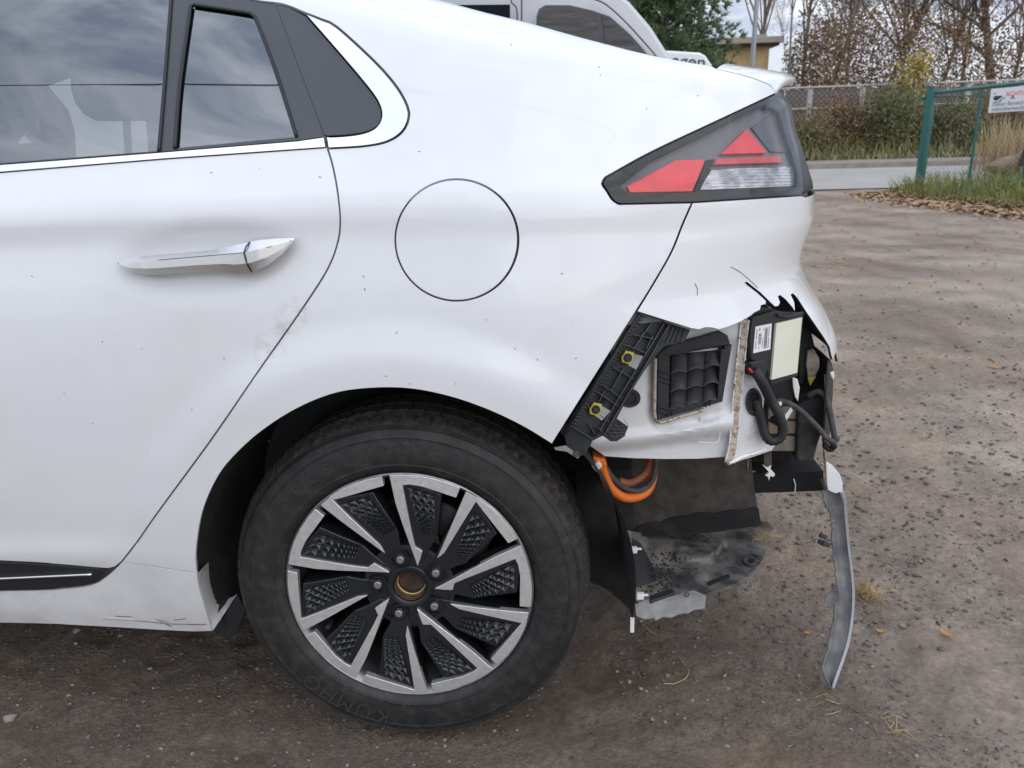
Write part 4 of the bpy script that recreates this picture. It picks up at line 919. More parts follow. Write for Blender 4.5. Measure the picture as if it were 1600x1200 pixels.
G1 = join(ln([(LX, 285), (0, 254), (248, 235)]), ln([(248, 235), (257, 130), (266, 0), (272, -70)]), ln([(272, -70), (LX, -95)]), ln([(LX, -95), (LX, 285)]))
G2 = join(ln([(272, 231), (463, 213)]), ln([(463, 213), (430, 110), (398, 26)]), cr([(398, 26), (392, 21), (350, 14), (302, 7)], 4), cr([(302, 7), (297, 10), (280, 131), (272, 231)]))
fr_o = join(belt_hi, uvs and list(reversed(D_UP)), ln([(398, -75), (LX, -110)]), ln([(LX, -110), (LX, 288)]))
UG1, UG2 = dedup(clipu(uvl(G1), -1.04)), uvl(G2)
panel('window_frame', dedup(clipu(uvl(fr_o), -1.10)), 'trim_grey', door, [UG1, UG2], d=.003, gap=.0006, thick=.006, sp=.014, bev=.0008)
panel('window_glass', UG1, 'privacy_glass', door, d=.008, gap=-.003, thick=0, sp=.02)
panel('small_window_glass', UG2, 'privacy_glass', door, d=.006, gap=-.003, thick=0, sp=.016)
for nm, pp, r_ in (('window_seal', [(273, 232), (281, 131), (298, 9)], .0032), ('window_seal', [(302, 7), (392, 21), (398, 26), (430, 110), (463, 213)], .0028), ('window_seal', [(248, 236), (257, 130), (267, 0), (270, -40)], .0030)):
    mb = MB(); mb.tube(on_cars(list(cr(pp, 8)), .001), r_, 6); mb.build(nm, 'black_plastic', door, True)
# small quarter trim and its chrome surround
inner = cr([(509, 214), (540, 212.5), (569, 208), (588, 199), (597, 182), (591, 158), (564, 122), (516, 66), (479, 24)])
D_UPq = [p for p in D_UP if p[1] > 2]
qt = join(uvl(ln([(509, 214), (427, 4)])) and uvl(list(reversed([p for p in D_UPq if p[1] < 214]))), uvl(ln([(427, 4), (452, 10), (479, 24)])), uvl(list(reversed(inner))))
panel('quarter_trim', qt, 'trim_grey', car, d=.002, gap=.0018, sp=.014)
outer_c = cr([(480, 22), (503, 31.5), (527, 43.5), (585, 96.5), (619, 135.5), (636, 166), (638, 185), (628, 205.5), (605, 220.5), (569, 228), (515, 231.5)])
panel('chrome_surround', join(uvl(outer_c), uvl(ln([(513, 230), (511, 215)])), uvl(inner)), 'chrome', car, d=-.003, gap=.0012, thick=.006, sp=.009, bev=.0012)
# molding on the door foot and the sill
MOLDTOP = cr([(LX, 852), (0, 877), (100, 883), (160, 888), (169, 890.5)]); MOLDBOT = cr([(169, 890.5), (160, 900), (143, 911), (100, 917), (0, 921.5), (LX, 927)])
panel('door_moulding', dedup(clipu(join(uvl(MOLDTOP), uvl(MOLDBOT)), -1.10)), 'black_plastic', door, d=-.004, gap=.0008, thick=.01, sp=.012)
mb = MB(); mb.tube(on_cars(list(ln([(LX, 922), (0, 904), (143, 897.5)])), -.006), .0022, 6); mb.build('silver_insert', 'satin_chrome', door, True)
sill_o = join(uvl(cr([(LX, 930), (0, 923), (100, 919.5), (143, 913.5), (162, 903), (178, 890), (190, 878)])), uvl(SILLGAP), uvl(cr([(308, 895), (312, 920), (320, 947), (333, 986.5)])), uvl(cr([(333, 986.5), (283, 986.5), (133, 978), (0, 973.5), (LX, 966)])))
sill = panel('sill', dedup(clipu(sill_o, -1.30)), ['white_paint', 'white_paint'], car, gap=.0014, sp=.014)
# scrapes on the sill
for k, pp in enumerate(([(156, 966), (175, 963.5), (206, 965.5), (214, 969.5), (180, 967.5)], [(240, 966), (262, 970), (268, 977), (255, 974)], [(282, 974.5), (305, 975.5), (322, 974), (318, 977), (290, 976.5)])):
    panel('scrape', uvl(ln(pp+[pp[0]], 4)[:-1]), 'torn_white' if k == 0 else 'raw_metal', sill, d=-.0006, gap=0, thick=0, sp=.01)
for pp in ([(180, 963), (206, 964)], [(160, 966.5), (213, 970), (268, 975), (322, 975.5)], [(258, 975), (268, 979)], [(272, 969), (290, 967)]):
    mb = MB(); mb.tube(on_cars(list(cr(pp, 4)), -.0004), .0007, 4); mb.build('scratch', 'rust', sill)
lip = [(308, 897), (312, 920), (320, 947), (333, 985)]; lp_in = [at_y(332, 870, .10), at_y(337, 905, .10), at_y(352, 935, .10), at_y(371, 928, .10)]
A_ = on_cars(list(cr(lip, 8)), .003); B_ = cr3(lp_in, .01); B_ = [B_[int(i*(len(B_)-1)/(len(A_)-1))] for i in range(len(A_))]
mesh('sill_end', A_+B_, [(i, i+1, len(A_)+i+1, len(A_)+i) for i in range(len(A_)-1)], 'inner_paint', car)
mb = MB(); fl = [at_y(x, y, .06) for x, y in ((336, 985), (357, 1001), (372, 984), (384, 955), (371, 930))]; mb.prism(fl, [p+np.array([0, .012, 0]) for p in fl]); mb.build('mud_flap', 'black_plastic', car, bevel=.002)
# handle
def handle():
    xs = np.concatenate([np.linspace(182, 250, 12), np.linspace(256, 340, 12), np.linspace(345, 460, 20)])
    top = np.interp(xs, [182, 195, 240, 286, 339, 375, 402, 430, 460], [411.5, 404, 399.5, 396, 390, 381, 375.5, 372.5, 371.5])
    cre = np.interp(xs, [182, 379, 420, 460], [412, 395, 386, 374.5]); bot = np.interp(xs, [182, 195, 207, 225, 245, 306, 352, 366, 393, 418, 440, 460], [412.5, 421, 427.5, 429, 429.5, 425.5, 424.5, 428, 425.5, 414.5, 398, 376.5])
    V = []; rows = []
    for x, t, c_, b in zip(xs, top, cre, bot):
        e = min(1, (x-181)/42)**.5*min(1, (461-x)/60)**.5; y0 = -.0275
        pc = at_y(x, c_, y0-.030*e); pt = at_y(x, t, y0-.012*e); pb = at_y(x, b, y0-.020*e); pm = at_y(x, c_*.45+b*.55, y0-.031*e)
        bk = pb+np.array([0, .012*e+.001, .002]); bk2 = pt+np.array([0, .012*e+.001, -.002])
        rows.append([bk2, pt, pc, pm, pb, bk])
    n = 6; V = [p for r in rows for p in r]; Fc = []
    for i in range(len(rows)-1):
        for k in range(n): Fc.append((i*n+k, i*n+(k+1) % n, (i+1)*n+(k+1) % n, (i+1)*n+k))
    Fc.append(tuple(range(n))); Fc.append(tuple((len(rows)-1)*n+k for k in range(n-1, -1, -1)))
    me_ = bpy.data.meshes.new('door_handle'); me_.from_pydata([tuple(v) for v in V], [], Fc); bm = bmesh.new(); bm.from_mesh(me_); bmesh.ops.recalc_face_normals(bm, faces=bm.faces); bm.to_mesh(me_); bm.free()
    h = link('door_handle', me_, 'satin_chrome', door); me_.set_sharp_from_angle(angle=math.radians(28)); b_ = h.modifiers.new('edge', 'BEVEL'); b_.width = .0012; b_.segments = 2; b_.limit_method = 'ANGLE'; b_.angle_limit = math.radians(28); b_.harden_normals = True
    for x0, x1, yb in ((207, 246, 428), (362, 408, 418)):
        mb = MB(); P1 = [at_y(x, y, -.040) for x, y in ((x0, yb-14), (x1, yb-16), (x1-4, yb+1), (x0+6, yb+2))]; mb.prism(P1, [p+np.array([0, .05, .0]) for p in P1]); mb.build('handle_foot', 'satin_chrome', door, bevel=.002)
    mb = MB(); mb.tube([at_y(x, y, yy) for x, y, yy in ((390, 378, -.0405), (384, 386, -.052), (381, 395, -.0585), (383, 404, -.060), (387, 415, -.0575), (393, 425, -.049))], .0011, 5); mb.build('handle_gap', 'black_plastic', door)
    mb = MB(); mb.tube([at_y(x, y, -.0276-.0302*min(1, (x-181)/42)**.5*min(1, (461-x)/60)**.5) for x, y in ((184, 411.8), (250, 406.1), (320, 400.1), (379, 395), (420, 386), (455, 376))], .0005, 4); mb.build('handle_crease', 'black_plastic', door)
handle()

# ---- bumper with the torn lower edge
TORN = ln([(994, 487), (1035, 500), (1080, 514), (1092, 516), (1103, 512.5), (1112, 513), (1124, 516), (1140, 511), (1156, 504.5), (1171, 496), (1180, 489), (1188.5, 485), (1190, 478), (1197, 476), (1198, 470), (1184, 457), (1165, 442)], 4)
TORN2 = ln([(1166.5, 441.5), (1188, 458), (1203.5, 473), (1211, 480), (1217, 479), (1220, 473), (1216.5, 464), (1219, 462), (1227.5, 468.5), (1238, 480.5), (1242, 487), (1243, 486), (1242, 473), (1236.5, 461), (1239.5, 459.5), (1246, 466), (1258, 485), (1272.5, 506), (1287.5, 528), (1296, 542), (1299, 556), (1301, 563)], 4)
e_uv = uvl([(1301, 563)])[0]; lb = uvl(ln([(1081.5, 316.5), (1252.5, 305.5)])); lbr = lb[-1]
rear = [(e_uv[0]+.03, e_uv[1]+.004), (e_uv[0]+.05, e_uv[1]-.02)]+[(u, .635+.01*math.sin(9*u)) for u in np.arange(e_uv[0]+.08, U_END, .04)]+[(U_END, .64)]+[(U_END, v) for v in np.arange(.66, lbr[1]-.01, .03)]+[(u, lbr[1]-.004) for u in np.arange(U_END, lbr[0]+.01, -.04)]
bo = join(uvl(TORN), uvl(TORN2), rear, list(reversed(lb)), list(reversed(uvs['BGAP'])))
bumper = panel('rear_bumper', bo, ['white_paint', 'black_plastic'], car, gap=.0012, thick=.0045, sp=.012, bev=.0006)
for pp in ([(1086, 443), (1090, 452), (1089, 462)], [(1142, 417), (1155, 424), (1172, 438), (1184, 450)]):
    mb = MB(); mb.tube(on_cars(list(cr(pp, 5)), -.0003), .0005, 4); mb.build('scratch', 'dusty_harness', bumper)
lowuv = [(u, v) for u, v in [(e_uv[0]+.012, e_uv[1]-.005), (e_uv[0]-.01, .60), (e_uv[0]-.012, .54), (e_uv[0], .485)]]+[(u, .475) for u in np.arange(e_uv[0]+.03, U_END, .05)]+[(U_END, .475), (U_END, .625)]+[(u, .628) for u in np.arange(U_END-.03, e_uv[0]+.03, -.05)]
panel('lower_bumper', lowuv, 'black_plastic', car, d=.010, gap=0, thick=.004, sp=.02)
# ---- tail lamp
LGAP = cr([(1211.5, 147), (1220, 153), (1229, 166), (1236, 201), (1245, 232), (1251, 263), (1254, 296), (1252.5, 305)], 5)
UL = uvl(LGAP); lamp_o = join(list(reversed(lb)), uvs['LAMPBOT'], uvs['LAMPL'], uvs['LAMPTOP'], UL)
lamp = panel('tail_lamp', lamp_o, 'lamp_housing', car, d=.020, gap=.002, thick=.02, sp=.014)
panel('lens', lamp_o, 'lamp_lens', lamp, d=-.0015, gap=.0014, thick=0, sp=.012)
win = join(ln([(972, 290), (1020, 252), (1110, 209), (1198, 165)]), cr([(1198, 172), (1208, 168), (1218, 176), (1228, 210), (1238, 240), (1246, 268), (1247, 291)]), ln([(1247, 291), (1092, 298.5), (984, 303)]), ln([(984, 303), (972, 290)]))
panel('lamp_border', lamp_o, 'lamp_black', lamp, [uvl(win)], d=.0020, gap=.0016, thick=.006, sp=.012, bev=.0008)
def ribs(V2, d, amp, pitch, slope):
    P = surface(V2[:, 0], V2[:, 1], d); P0 = surface(V2[:, 0], V2[:, 1], d-.01); n_ = (P0-P)/.010; h = amp*np.abs(np.sin((V2[:, 1]+slope*V2[:, 0])*math.pi/pitch)); return P+n_*h[:, None]
for nm, pp in (('red_reflector', [(979, 290.5), (1056.5, 249), (1101.5, 248.5), (1100, 257), (1082, 299.5), (984, 301.5)]), ('red_triangle', [(1124.5, 241.5), (1167, 200.5), (1198, 237), (1197, 239.5)]), ('red_band', [(1113.5, 258), (1121, 247), (1219, 242.5), (1222, 254.5)])):
    panel(nm, uvl(ln(pp+[pp[0]], 6)[:-1], .006), 'lamp_red_dark' if nm == 'red_band' else 'lamp_red', lamp, gap=.0006, thick=.008, sp=.004, bev=.0008, fn=lambda V2: ribs(V2, .006, .0005, .0105, .6))
sil = uvl(ln([(1093, 297), (1111, 264.5), (1249, 258.5), (1251, 290.5), (1093, 297)], 5)[:-1], .009)
def ribbed(V2): return ribs(V2, .010, .0020, .0050, .05)
panel('clear_reflector', sil, 'lamp_silver', lamp, gap=.0004, thick=.006, sp=.0016, bev=0, fn=ribbed)
tri = uvl(ln([(1128, 240), (1172, 197), (1206, 178), (1222, 200), (1237, 245), (1206, 238), (1170, 200)], 6), .012)
panel('inner_facet', uvl(ln([(1171, 199), (1205, 176), (1216, 186), (1237, 240), (1202, 238)]+[(1171, 199)], 6)[:-1], .012), 'lamp_housing', lamp, d=.010, gap=.001, thick=.004, sp=.01)
panel('divider', uvl(ln([(1083, 300), (1104, 249), (1118, 247), (1092, 299), (1083, 300)], 5)[:-1], .008), 'lamp_black', lamp, d=.008, gap=.0008, thick=.006, sp=.01)
# inner half of the lamp, on the tailgate
ge = [(u, UL[-1][1]) for u in np.arange(UL[-1][0]+.02, 1.06, .03)]; gr = [(1.06, v) for v in np.arange(UL[-1][1], UL[0][1], .02)]; gt = [(u, UL[0][1]+.0) for u in np.arange(1.06, UL[0][0]+.02, -.03)]
il = panel('inner_tail_lamp', join(list(UL), ge, gr, gt), 'lamp_black', car, d=.004, gap=.002, thick=.02, sp=.014)
# ---- spoiler lip on the tailgate
def spoiler():
    A = on_cars(list(reversed(SPOIL)), 0); n = len(A)
    C = [at_y(x, y, .46) for x, y in cr([(1150, 109.5), (1190, 112.5), (1222, 115), (1238, 117), (1242.5, 121), (1243, 126)], 4)]; C = [C[int(round(i*(len(C)-1)/(n-1)))] for i in range(n)]
    def rowbetween(t):
        out = []
        for a, c_ in zip(A, C):
            p = a+(c_-a)*t; p[2] += .010*math.sin(math.pi*t); out.append(p)
        return out
    rows = [rowbetween(t) for t in np.linspace(0, 1, 10)]
    rows += [[c_+np.array([.05*s*(2-s), .9*s, .012*s]) for c_ in C] for s in (.25, .5)]
    # underside: fold back below
    und = []
    for r in rows:
        e_ = r[-1]; und.append([e_+np.array([-.004, .0, -.010]), e_+np.array([-.09, .03, -.012])])
    full = [list(r)+u_ for r, u_ in zip(rows, und)]; m = n+2; V = [p for r in full for p in r]; Fc = []
    for i in range(len(full)-1):
        for k in range(m-1): Fc.append((i*m+k, (i+1)*m+k, (i+1)*m+k+1, i*m+k+1))
    mesh('spoiler', V, Fc, 'white_paint', car, True, 50)
spoiler()
# ---- closing shells: dark liner behind the gaps, roof, far side, tail, underbody
def grid(name, us, vs, mt, drop=None, d=.014, mirror=False, parent=car):
    Ug, Vg = np.meshgrid(us, vs); P = surface(Ug.ravel(), Vg.ravel(), d); nu, nv = len(us), len(vs)
    if mirror: P[:, 1] = 1.82-P[:, 1]
    Fc = []
    for j in range(nv-1):
        for i in range(nu-1):
            uc = (us[i]+us[i+1])/2; vc = (vs[j]+vs[j+1])/2
            if drop is not None and drop(uc, vc): continue
            f = (j*nu+i, j*nu+i+1, (j+1)*nu+i+1, (j+1)*nu+i); Fc.append(f[::-1] if mirror else f)
    me_ = bpy.data.meshes.new(name); me_.from_pydata(P.tolist(), [], Fc); bm = bmesh.new(); bm.from_mesh(me_); bmesh.ops.delete(bm, geom=[v for v in bm.verts if not v.link_faces], context='VERTS'); bm.to_mesh(me_); bm.free()
    return link(name, me_, mt, parent)
us = np.arange(-1.05, .79, .02); vs = np.arange(.24, 1.42, .02)
def dropN(u, v):
    if math.hypot(u, v-.322) < .405: return True
    if u > .15 and v < .80-.9*max(0, .28-u): return True
    if v > 1.0 and u < .02-.12*(v-1.06): return True
    return v > float(over_v(np.array(u), 1.2))
grid('inner_shell', us, vs, 'gap_dark', dropN, .013)
for pp, dd_, rr_ in ((D_UP, .010, .0055), (SILLGAP, .008, .0045), (D_MID, .010, .0055), (ROOFEDGE, .009, .005)):
    mb = MB(); mb.tube(on_cars(list(pp[::3]+[pp[-1]]), dd_), rr_, 6); mb.build('door_seal', 'gap_dark', car, True)
usM = np.concatenate([np.arange(-2.3, .15, .06), np.arange(.15, 1.31, .04)]); vsM = np.concatenate([np.arange(.2, 1.06, .06), np.arange(1.06, 1.40, .03)])
grid('far_side', usM, vsM, 'white_paint', lambda u, v: math.hypot(u, v-.322) < .38 or (.98 < v < 1.36 and u < -.05) or v > float(over_v(np.array(u), 1.4)) or (u > .9 and v < .46), 0., True)
usF = np.linspace(-2.3, -1.104, 25); vsF = np.arange(.22, 1.40, .04)
grid('front_door', usF, vsF, 'white_paint', lambda u, v: v > 1.04, 0.)
fd = grid('front_window', usF, np.linspace(1.05, 1.40, 10), 'trim_grey', None, .006)
ut = np.arange(.70, 1.31, .04); grid('tailgate', ut, np.arange(.86, 1.15, .03), 'white_paint', None, .012)
ur = np.arange(-2.3, .56, .05); rows = []
for s in np.linspace(0, 1, 15):
    a = surface(ur, over_v(ur, 1.36), .0); b = a.copy(); b[:, 1] = 1.82-a[:, 1]; p = a+(b-a)*s; p[:, 2] += (.05*np.clip((.15-ur)/.4, 0, 1)-.012*np.clip((ur-.1)/.3, 0, 1))*math.sin(math.pi*s); p[:, 0] += .04*math.sin(math.pi*s)*(ur > .3); rows.append(p)
V = np.concatenate(rows); n_ = len(ur); mesh('roof', V, [(j*n_+i, j*n_+i+1, (j+1)*n_+i+1, (j+1)*n_+i) for j in range(14) for i in range(n_-1)], 'white_paint', car)
mb = MB(); mb.box((-1.36, .91, .24), 1.88, 1.62, .06); mb.box((.0, .91, .30), .84, .98, .06); mb.box((.56, 1.02, .40), .44, 1.2, .10); mb.build('underbody', 'dark_void', car)
mb = MB(); mb.box((-.8, .95, .74), 2.6, .05, .46); mb.box((-.9, .35, .66), 2.2, .03, .62); mb.build('cabin_trim', 'seat_dark', car)
cabin_side = [(x, y) for x, y in ((LX-500, -260), (640, -260), (640, 330), (LX-500, 330))]
opening = [(66, 133), (110, 118), (111, 140), (118, 163), (134, 181), (152, 189), (228, 189), (234, 262), (112, 268), (108, 205), (98, 172), (82, 152)]
pocket = [(16, 186), (60, 185), (65, 223), (20, 225)]
def far_trim(V2): return np.array([at_y(a*1000, -b*1000, 1.30) for a, b in V2])
sc_ = lambda P: [(x/1000, -y/1000) for x, y in ln(list(P)+[P[0]], 10)[:-1]]
panel('cabin_silhouette', sc_(cabin_side), 'seat_dark', car, [sc_(opening), sc_(pocket)], gap=0, thick=.03, sp=.06, bev=0, fn=far_trim)
mb = MB(); mb.box((-2.28, .91, .75), .05, 1.6, 1.1); mb.build('bulkhead', 'seat_dark', car)
# what shows through the dark glass
def slab(name, pp, y, th, mt, bev=.006):
    P3 = [at_y(a, b, y) for a, b in pp]; m_ = MB(); m_.prism(P3, [p+np.array([0, th, 0]) for p in P3]); return m_.build(name, mt, car, bevel=bev)
slab('seat_post', [(191, 186), (199, 186), (203, 256), (195, 258)], 1.28, .02, 'seat_dark', .002)
slab('red_belt', [(74, 150), (92, 163), (104, 190), (110, 225), (113, 262), (101, 262), (98, 225), (90, 190), (78, 170)], 1.27, .012, 'red_trim', .002)
mb = MB()
for k in range(12):
    mb.tube([at_y(16+4*k, 186-.2*k, 1.28), at_y(max(20, 4*k-20), 224, 1.28)], .0025, 4); mb.tube([at_y(16+4*k, 186-.2*k, 1.281), at_y(min(66, 16+4*k+36), 224, 1.281)], .0025, 4)
mb.build('mesh_pocket', 'mesh_white', car)

# ================================================================== wheel
wheel = empty('wheel', (0, 0, .322)); wheel.rotation_euler = (-CAMBER, 0, 0); wheel.parent = car
WO = np.array([0, 0, .322]); WY = np.array([0, math.cos(CAMBER), -math.sin(CAMBER)]); WZ = np.array([0, math.sin(CAMBER), math.cos(CAMBER)])
def wl(px, py, dep):
    p = on_plane(px, py, WO+WY*dep, WY)-WO; return np.array([p[0], p@WZ])
prof = [(.2215, .020), (.2245, .012), (.229, .009), (.233, .0045), (.2385, .0030), (.2392, .0016), (.2405, .0016), (.2412, .0020), (.249, .0006), (.256, .0), (.270, .0006), (.2845, .0030), (.2852, .0016), (.2872, .0018), (.288, .0038), (.295, .0065), (.301, .010), (.302, .0095), (.3035, .0115), (.308, .0150), (.313, .0205), (.3175, .029), (.3205, .040), (.3215, .0415), (.3145, .0425), (.3145, .0495), (.3235, .0505), (.325, .075), (.318, .076), (.318, .084), (.3255, .085), (.3255, .120), (.318, .121), (.318, .129), (.325, .130), (.324, .155), (.319, .175), (.303, .193), (.275, .201), (.240, .199), (.2215, .190)]
def tyre():
    n = 432; V = []; m = len(prof); Rr = np.random.default_rng(2)
    for s in range(n):
        a = 2*math.pi*s/n; ph = s % 6; g = ph == 0
        for r, d_ in prof:
            if .016 < d_ < .041 and g: r = r-.0042*min(1, (d_-.012)/.012); 
            if .041 < d_ < .16 and d_ not in (.0425, .0495, .076, .084, .121, .129) and (s+3) % 6 == 0: r -= .003
            V.append((r*math.sin(a), d_, r*math.cos(a)))
    Fc = [(s*m+k, s*m+k+1, ((s+1) % n)*m+k+1, ((s+1) % n)*m+k) for s in range(n) for k in range(m-1)]
    me_ = bpy.data.meshes.new('tyre'); me_.from_pydata(V, [], Fc); mi = []
    for s in range(n):
        for k in range(m-1): mi.append(1 if prof[k][1] >= .0150 and k > 5 else 0)
    bm = bmesh.new(); bm.from_mesh(me_); bmesh.ops.recalc_face_normals(bm, faces=bm.faces); bm.to_mesh(me_); bm.free(); me_.polygons.foreach_set('material_index', mi)
    o = link('tyre', me_, ['rubber', 'tread_rubber'], wheel); me_.set_sharp_from_angle(angle=math.radians(34)); return o
tyre()
def arc_text(txt, a0, a1, r, size, ext=.0011, dep=.0001):
    n = len(txt); o = MB()
    for i, ch in enumerate(txt):
        if ch == ' ': continue
        a = math.radians(a0+(a1-a0)*(i+.5)/n); me_ = text_mesh(ch, size, ext, 'CENTER')
        V = np.array([v.co[:] for v in me_.vertices]); F_ = [tuple(p.vertices) for p in me_.polygons]
        if not len(V): continue
        x = V[:, 0]; y = V[:, 1]+r-size*.36; ca, sa = math.cos(a), math.sin(a); W_ = np.stack([x*ca+y*sa, dep-V[:, 2], -x*sa+y*ca], 1); o.add(W_, F_)
    return o.build('lettering', 'letter_rubber', wheel)
arc_text('KUMHO', 190, 229, .271, .044); arc_text('ecsta', -46, -9, .271, .044); arc_text('PS71', -6, 6, .268, .019); arc_text('205/60', 70, 92, .267, .021); arc_text('R16', 97, 108, .267, .021); arc_text('92H', 112, 124, .267, .018); arc_text('KUMHO TYRE RADIAL', 168, 196, .243, .010)
# barrel, brake and hub
def lathe(name, pr, n, mt, cap=False):
    V = []; m = len(pr)
    for s in range(n):
        a = 2*math.pi*s/n
        for r, d_ in pr: V.append((r*math.sin(a), d_, r*math.cos(a)))
    Fc = [(s*m+k, s*m+k+1, ((s+1) % n)*m+k+1, ((s+1) % n)*m+k) for s in range(n) for k in range(m-1)]
    me_ = bpy.data.meshes.new(name); me_.from_pydata(V, [], Fc); bm = bmesh.new(); bm.from_mesh(me_); bmesh.ops.remove_doubles(bm, verts=bm.verts, dist=1e-6); bmesh.ops.recalc_face_normals(bm, faces=bm.faces); bm.to_mesh(me_); bm.free(); o = link(name, me_, mt, wheel); me_.set_sharp_from_angle(angle=math.radians(40)); return o
lathe('rim_barrel', [(.2225, .019), (.2225, .010), (.2205, .0085), (.2185, .0105), (.2145, .014), (.2085, .030), (.2055, .055), (.2045, .19)], 120, 'barrel_metal')
lathe('rim_back', [(.205, .19), (.03, .185)], 60, 'dark_void')
lathe('brake_disc', [(.135, .100), (.137, .102), (.137, .118), (.075, .118), (.075, .100), (.135, .100)], 80, 'barrel_metal')
mb = MB(); mb.box((.105, .095, .065), .07, .06, .11, [[.85, 0, .53], [0, 1, 0], [-.53, 0, .85]]); mb.build('brake_caliper', 'rust', wheel, bevel=.008)
lathe('hub_bore', [(.0285, .018), (.0285, .030), (.0265, .034), (.0265, .045), (.0255, .048), (.0, .060)], 48, 'rust')
lathe('hub_ring', [(.0275, .031), (.0275, .0345), (.0245, .036)], 48, 'brass_ring')
# spokes: traced once from the top spoke, then turned
DEP = .016
def dish(r): return np.interp(r, [.02, .05, .09, .15, .20, .222], [.017, .015, .012, .009, .0085, .0095])
def T(px, py): return wl(px, py, .012)
blade = [T(*p) for p in ((608.5, 741), (618, 784), (629.5, 820), (641, 853), (652, 886.5), (656.5, 874), (660, 862), (649, 855), (644.5, 836), (641.5, 820), (635, 786), (629.5, 757), (640, 756), (660, 759), (687, 768), (713, 776.5), (719.5, 761), (702, 753.5), (680, 746), (655, 741), (630, 739.6))]
Rl = .2195
def fixr(p):
    r = np.hypot(*p); return p*(min(r, Rl)/r)
blade = [fixr(p) for p in blade]
blade_s = [fixr(p) for p in [T(*p) for p in ((728.5, 767), (712, 805), (697, 840), (682.5, 873.5), (687, 870), (694, 864), (710, 838), (727, 810), (744, 783), (757, 800), (776, 824), (794.5, 847.5), (808.5, 841), (797, 821), (784, 804), (770, 791), (752, 778))]]
insert = [T(*p) for p in ((633, 756), (682, 772), (682, 838), (657, 837))]
body = [T(*p) for p in ((611, 744), (629, 822), (645, 880), (662, 878), (672, 858), (683, 840), (687, 800), (690, 773), (640, 752))]
body = [fixr(p) for p in body]
def rot(p, a): return np.array([p[0]*math.cos(a)+p[1]*math.sin(a), -p[0]*math.sin(a)+p[1]*math.cos(a)])
def poly_prism(mb, pts, f0, f1):
    mb.prism([(p[0], f0(np.hypot(*p)), p[1]) for p in pts], [(p[0], f1(np.hypot(*p)), p[1]) for p in pts])
def tri_fill(mb, pts, f0, f1):
    """concave polygon: triangulated caps"""
    n = len(pts); res = delaunay_2d_cdt([Vector(p) for p in pts], [(i, (i+1) % n) for i in range(n)], [], 1, 1e-7); V2 = np.array([tuple(v) for v in res[0]]); Fc = [tuple(f) for f in res[2]]
    c_ = np.array([V2[list(f)].mean(0) for f in Fc]); k = inside(np.array(pts), c_); Fc = [f for f, q in zip(Fc, k) if q]
    r = np.hypot(V2[:, 0], V2[:, 1]); mb.add(np.stack([V2[:, 0], f0(r), V2[:, 1]], 1), Fc); mb.add(np.stack([V2[:, 0], f1(r), V2[:, 1]], 1), [f[::-1] for f in Fc])
    mb.add([(p[0], f0(np.hypot(*p)), p[1]) for p in pts]+[(p[0], f1(np.hypot(*p)), p[1]) for p in pts], [(i, (i+1) % n, n+(i+1) % n, n+i) for i in range(n)])
mb = MB(); tri_fill(mb, body, lambda r: dish(r)+.0035, lambda r: dish(r)+.040); sp0 = mb.build('spoke', 'wheel_black', wheel, bevel=.0022, seg=2)
mb = MB(); tri_fill(mb, blade, lambda r: dish(r)-.0005, lambda r: dish(r)+.012); bl0 = mb.build('spoke_face', ['machined'], wheel, bevel=.0009, seg=2)
mb = MB(); tri_fill(mb, blade_s, lambda r: dish(r)-.0005, lambda r: dish(r)+.012); bs0 = mb.build('spoke_face', ['machined'], wheel, bevel=.0009, seg=2)
def insert_mesh():
    mb = MB(); q = [np.array(p) for p in insert]; f = lambda r: dish(r)+.0035
    edge = [p+(np.mean(q, 0)-p)*-.04 for p in q]
    mb.prism([(p[0], dish(np.hypot(*p))+.0028, p[1]) for p in edge], [(p[0], dish(np.hypot(*p))+.012, p[1]) for p in edge])
    tz = [0.04, .26, .44, .58, .69, .78, .855, .92, .97]
    for r_ in range(len(tz)-1):
        for c_ in range(3):
            def B(s, t): return (q[0]*(1-s)+q[1]*s)*(1-t)+(q[3]*(1-s)+q[2]*s)*t
            s0, s1, t0, t1 = .06+.295*c_, .06+.295*(c_+1), tz[r_], tz[r_+1]; cor = [B(s0, t0), B(s1, t0), B(s1, t1), B(s0, t1)]; mid = sum(cor)/4
            hgt = .0056*min(1, np.linalg.norm(cor[0]-cor[2])/.017)
            # four-pointed star: low corners, raised centre, valleys on the edges
            em = [(cor[k]+cor[(k+1) % 4])/2 for k in range(4)]; dd = lambda p, h: (p[0], dish(np.hypot(*p))+.0026-h, p[1])
            V = [dd(p, hgt) for p in cor]+[dd(p*.86+mid*.14, 0) for p in em]+[dd(mid, hgt*.55)]
            Fc = []
            for k in range(4): Fc += [(k, 4+k, 8), (4+k, (k+1) % 4, 8)]
            mb.add(V, Fc)
    return mb.build('spoke_insert', 'wheel_black', wheel)
in0 = insert_mesh()
for k in range(1, 10):
    for o in (sp0, in0)+((bl0,) if k % 2 == 0 else ((bs0,) if k > 1 else ())):
        c_ = o.copy(); COL.objects.link(c_); c_.parent = wheel; c_.rotation_euler = (0, math.radians(36*(k-1) if o is bs0 else 36*k), 0)
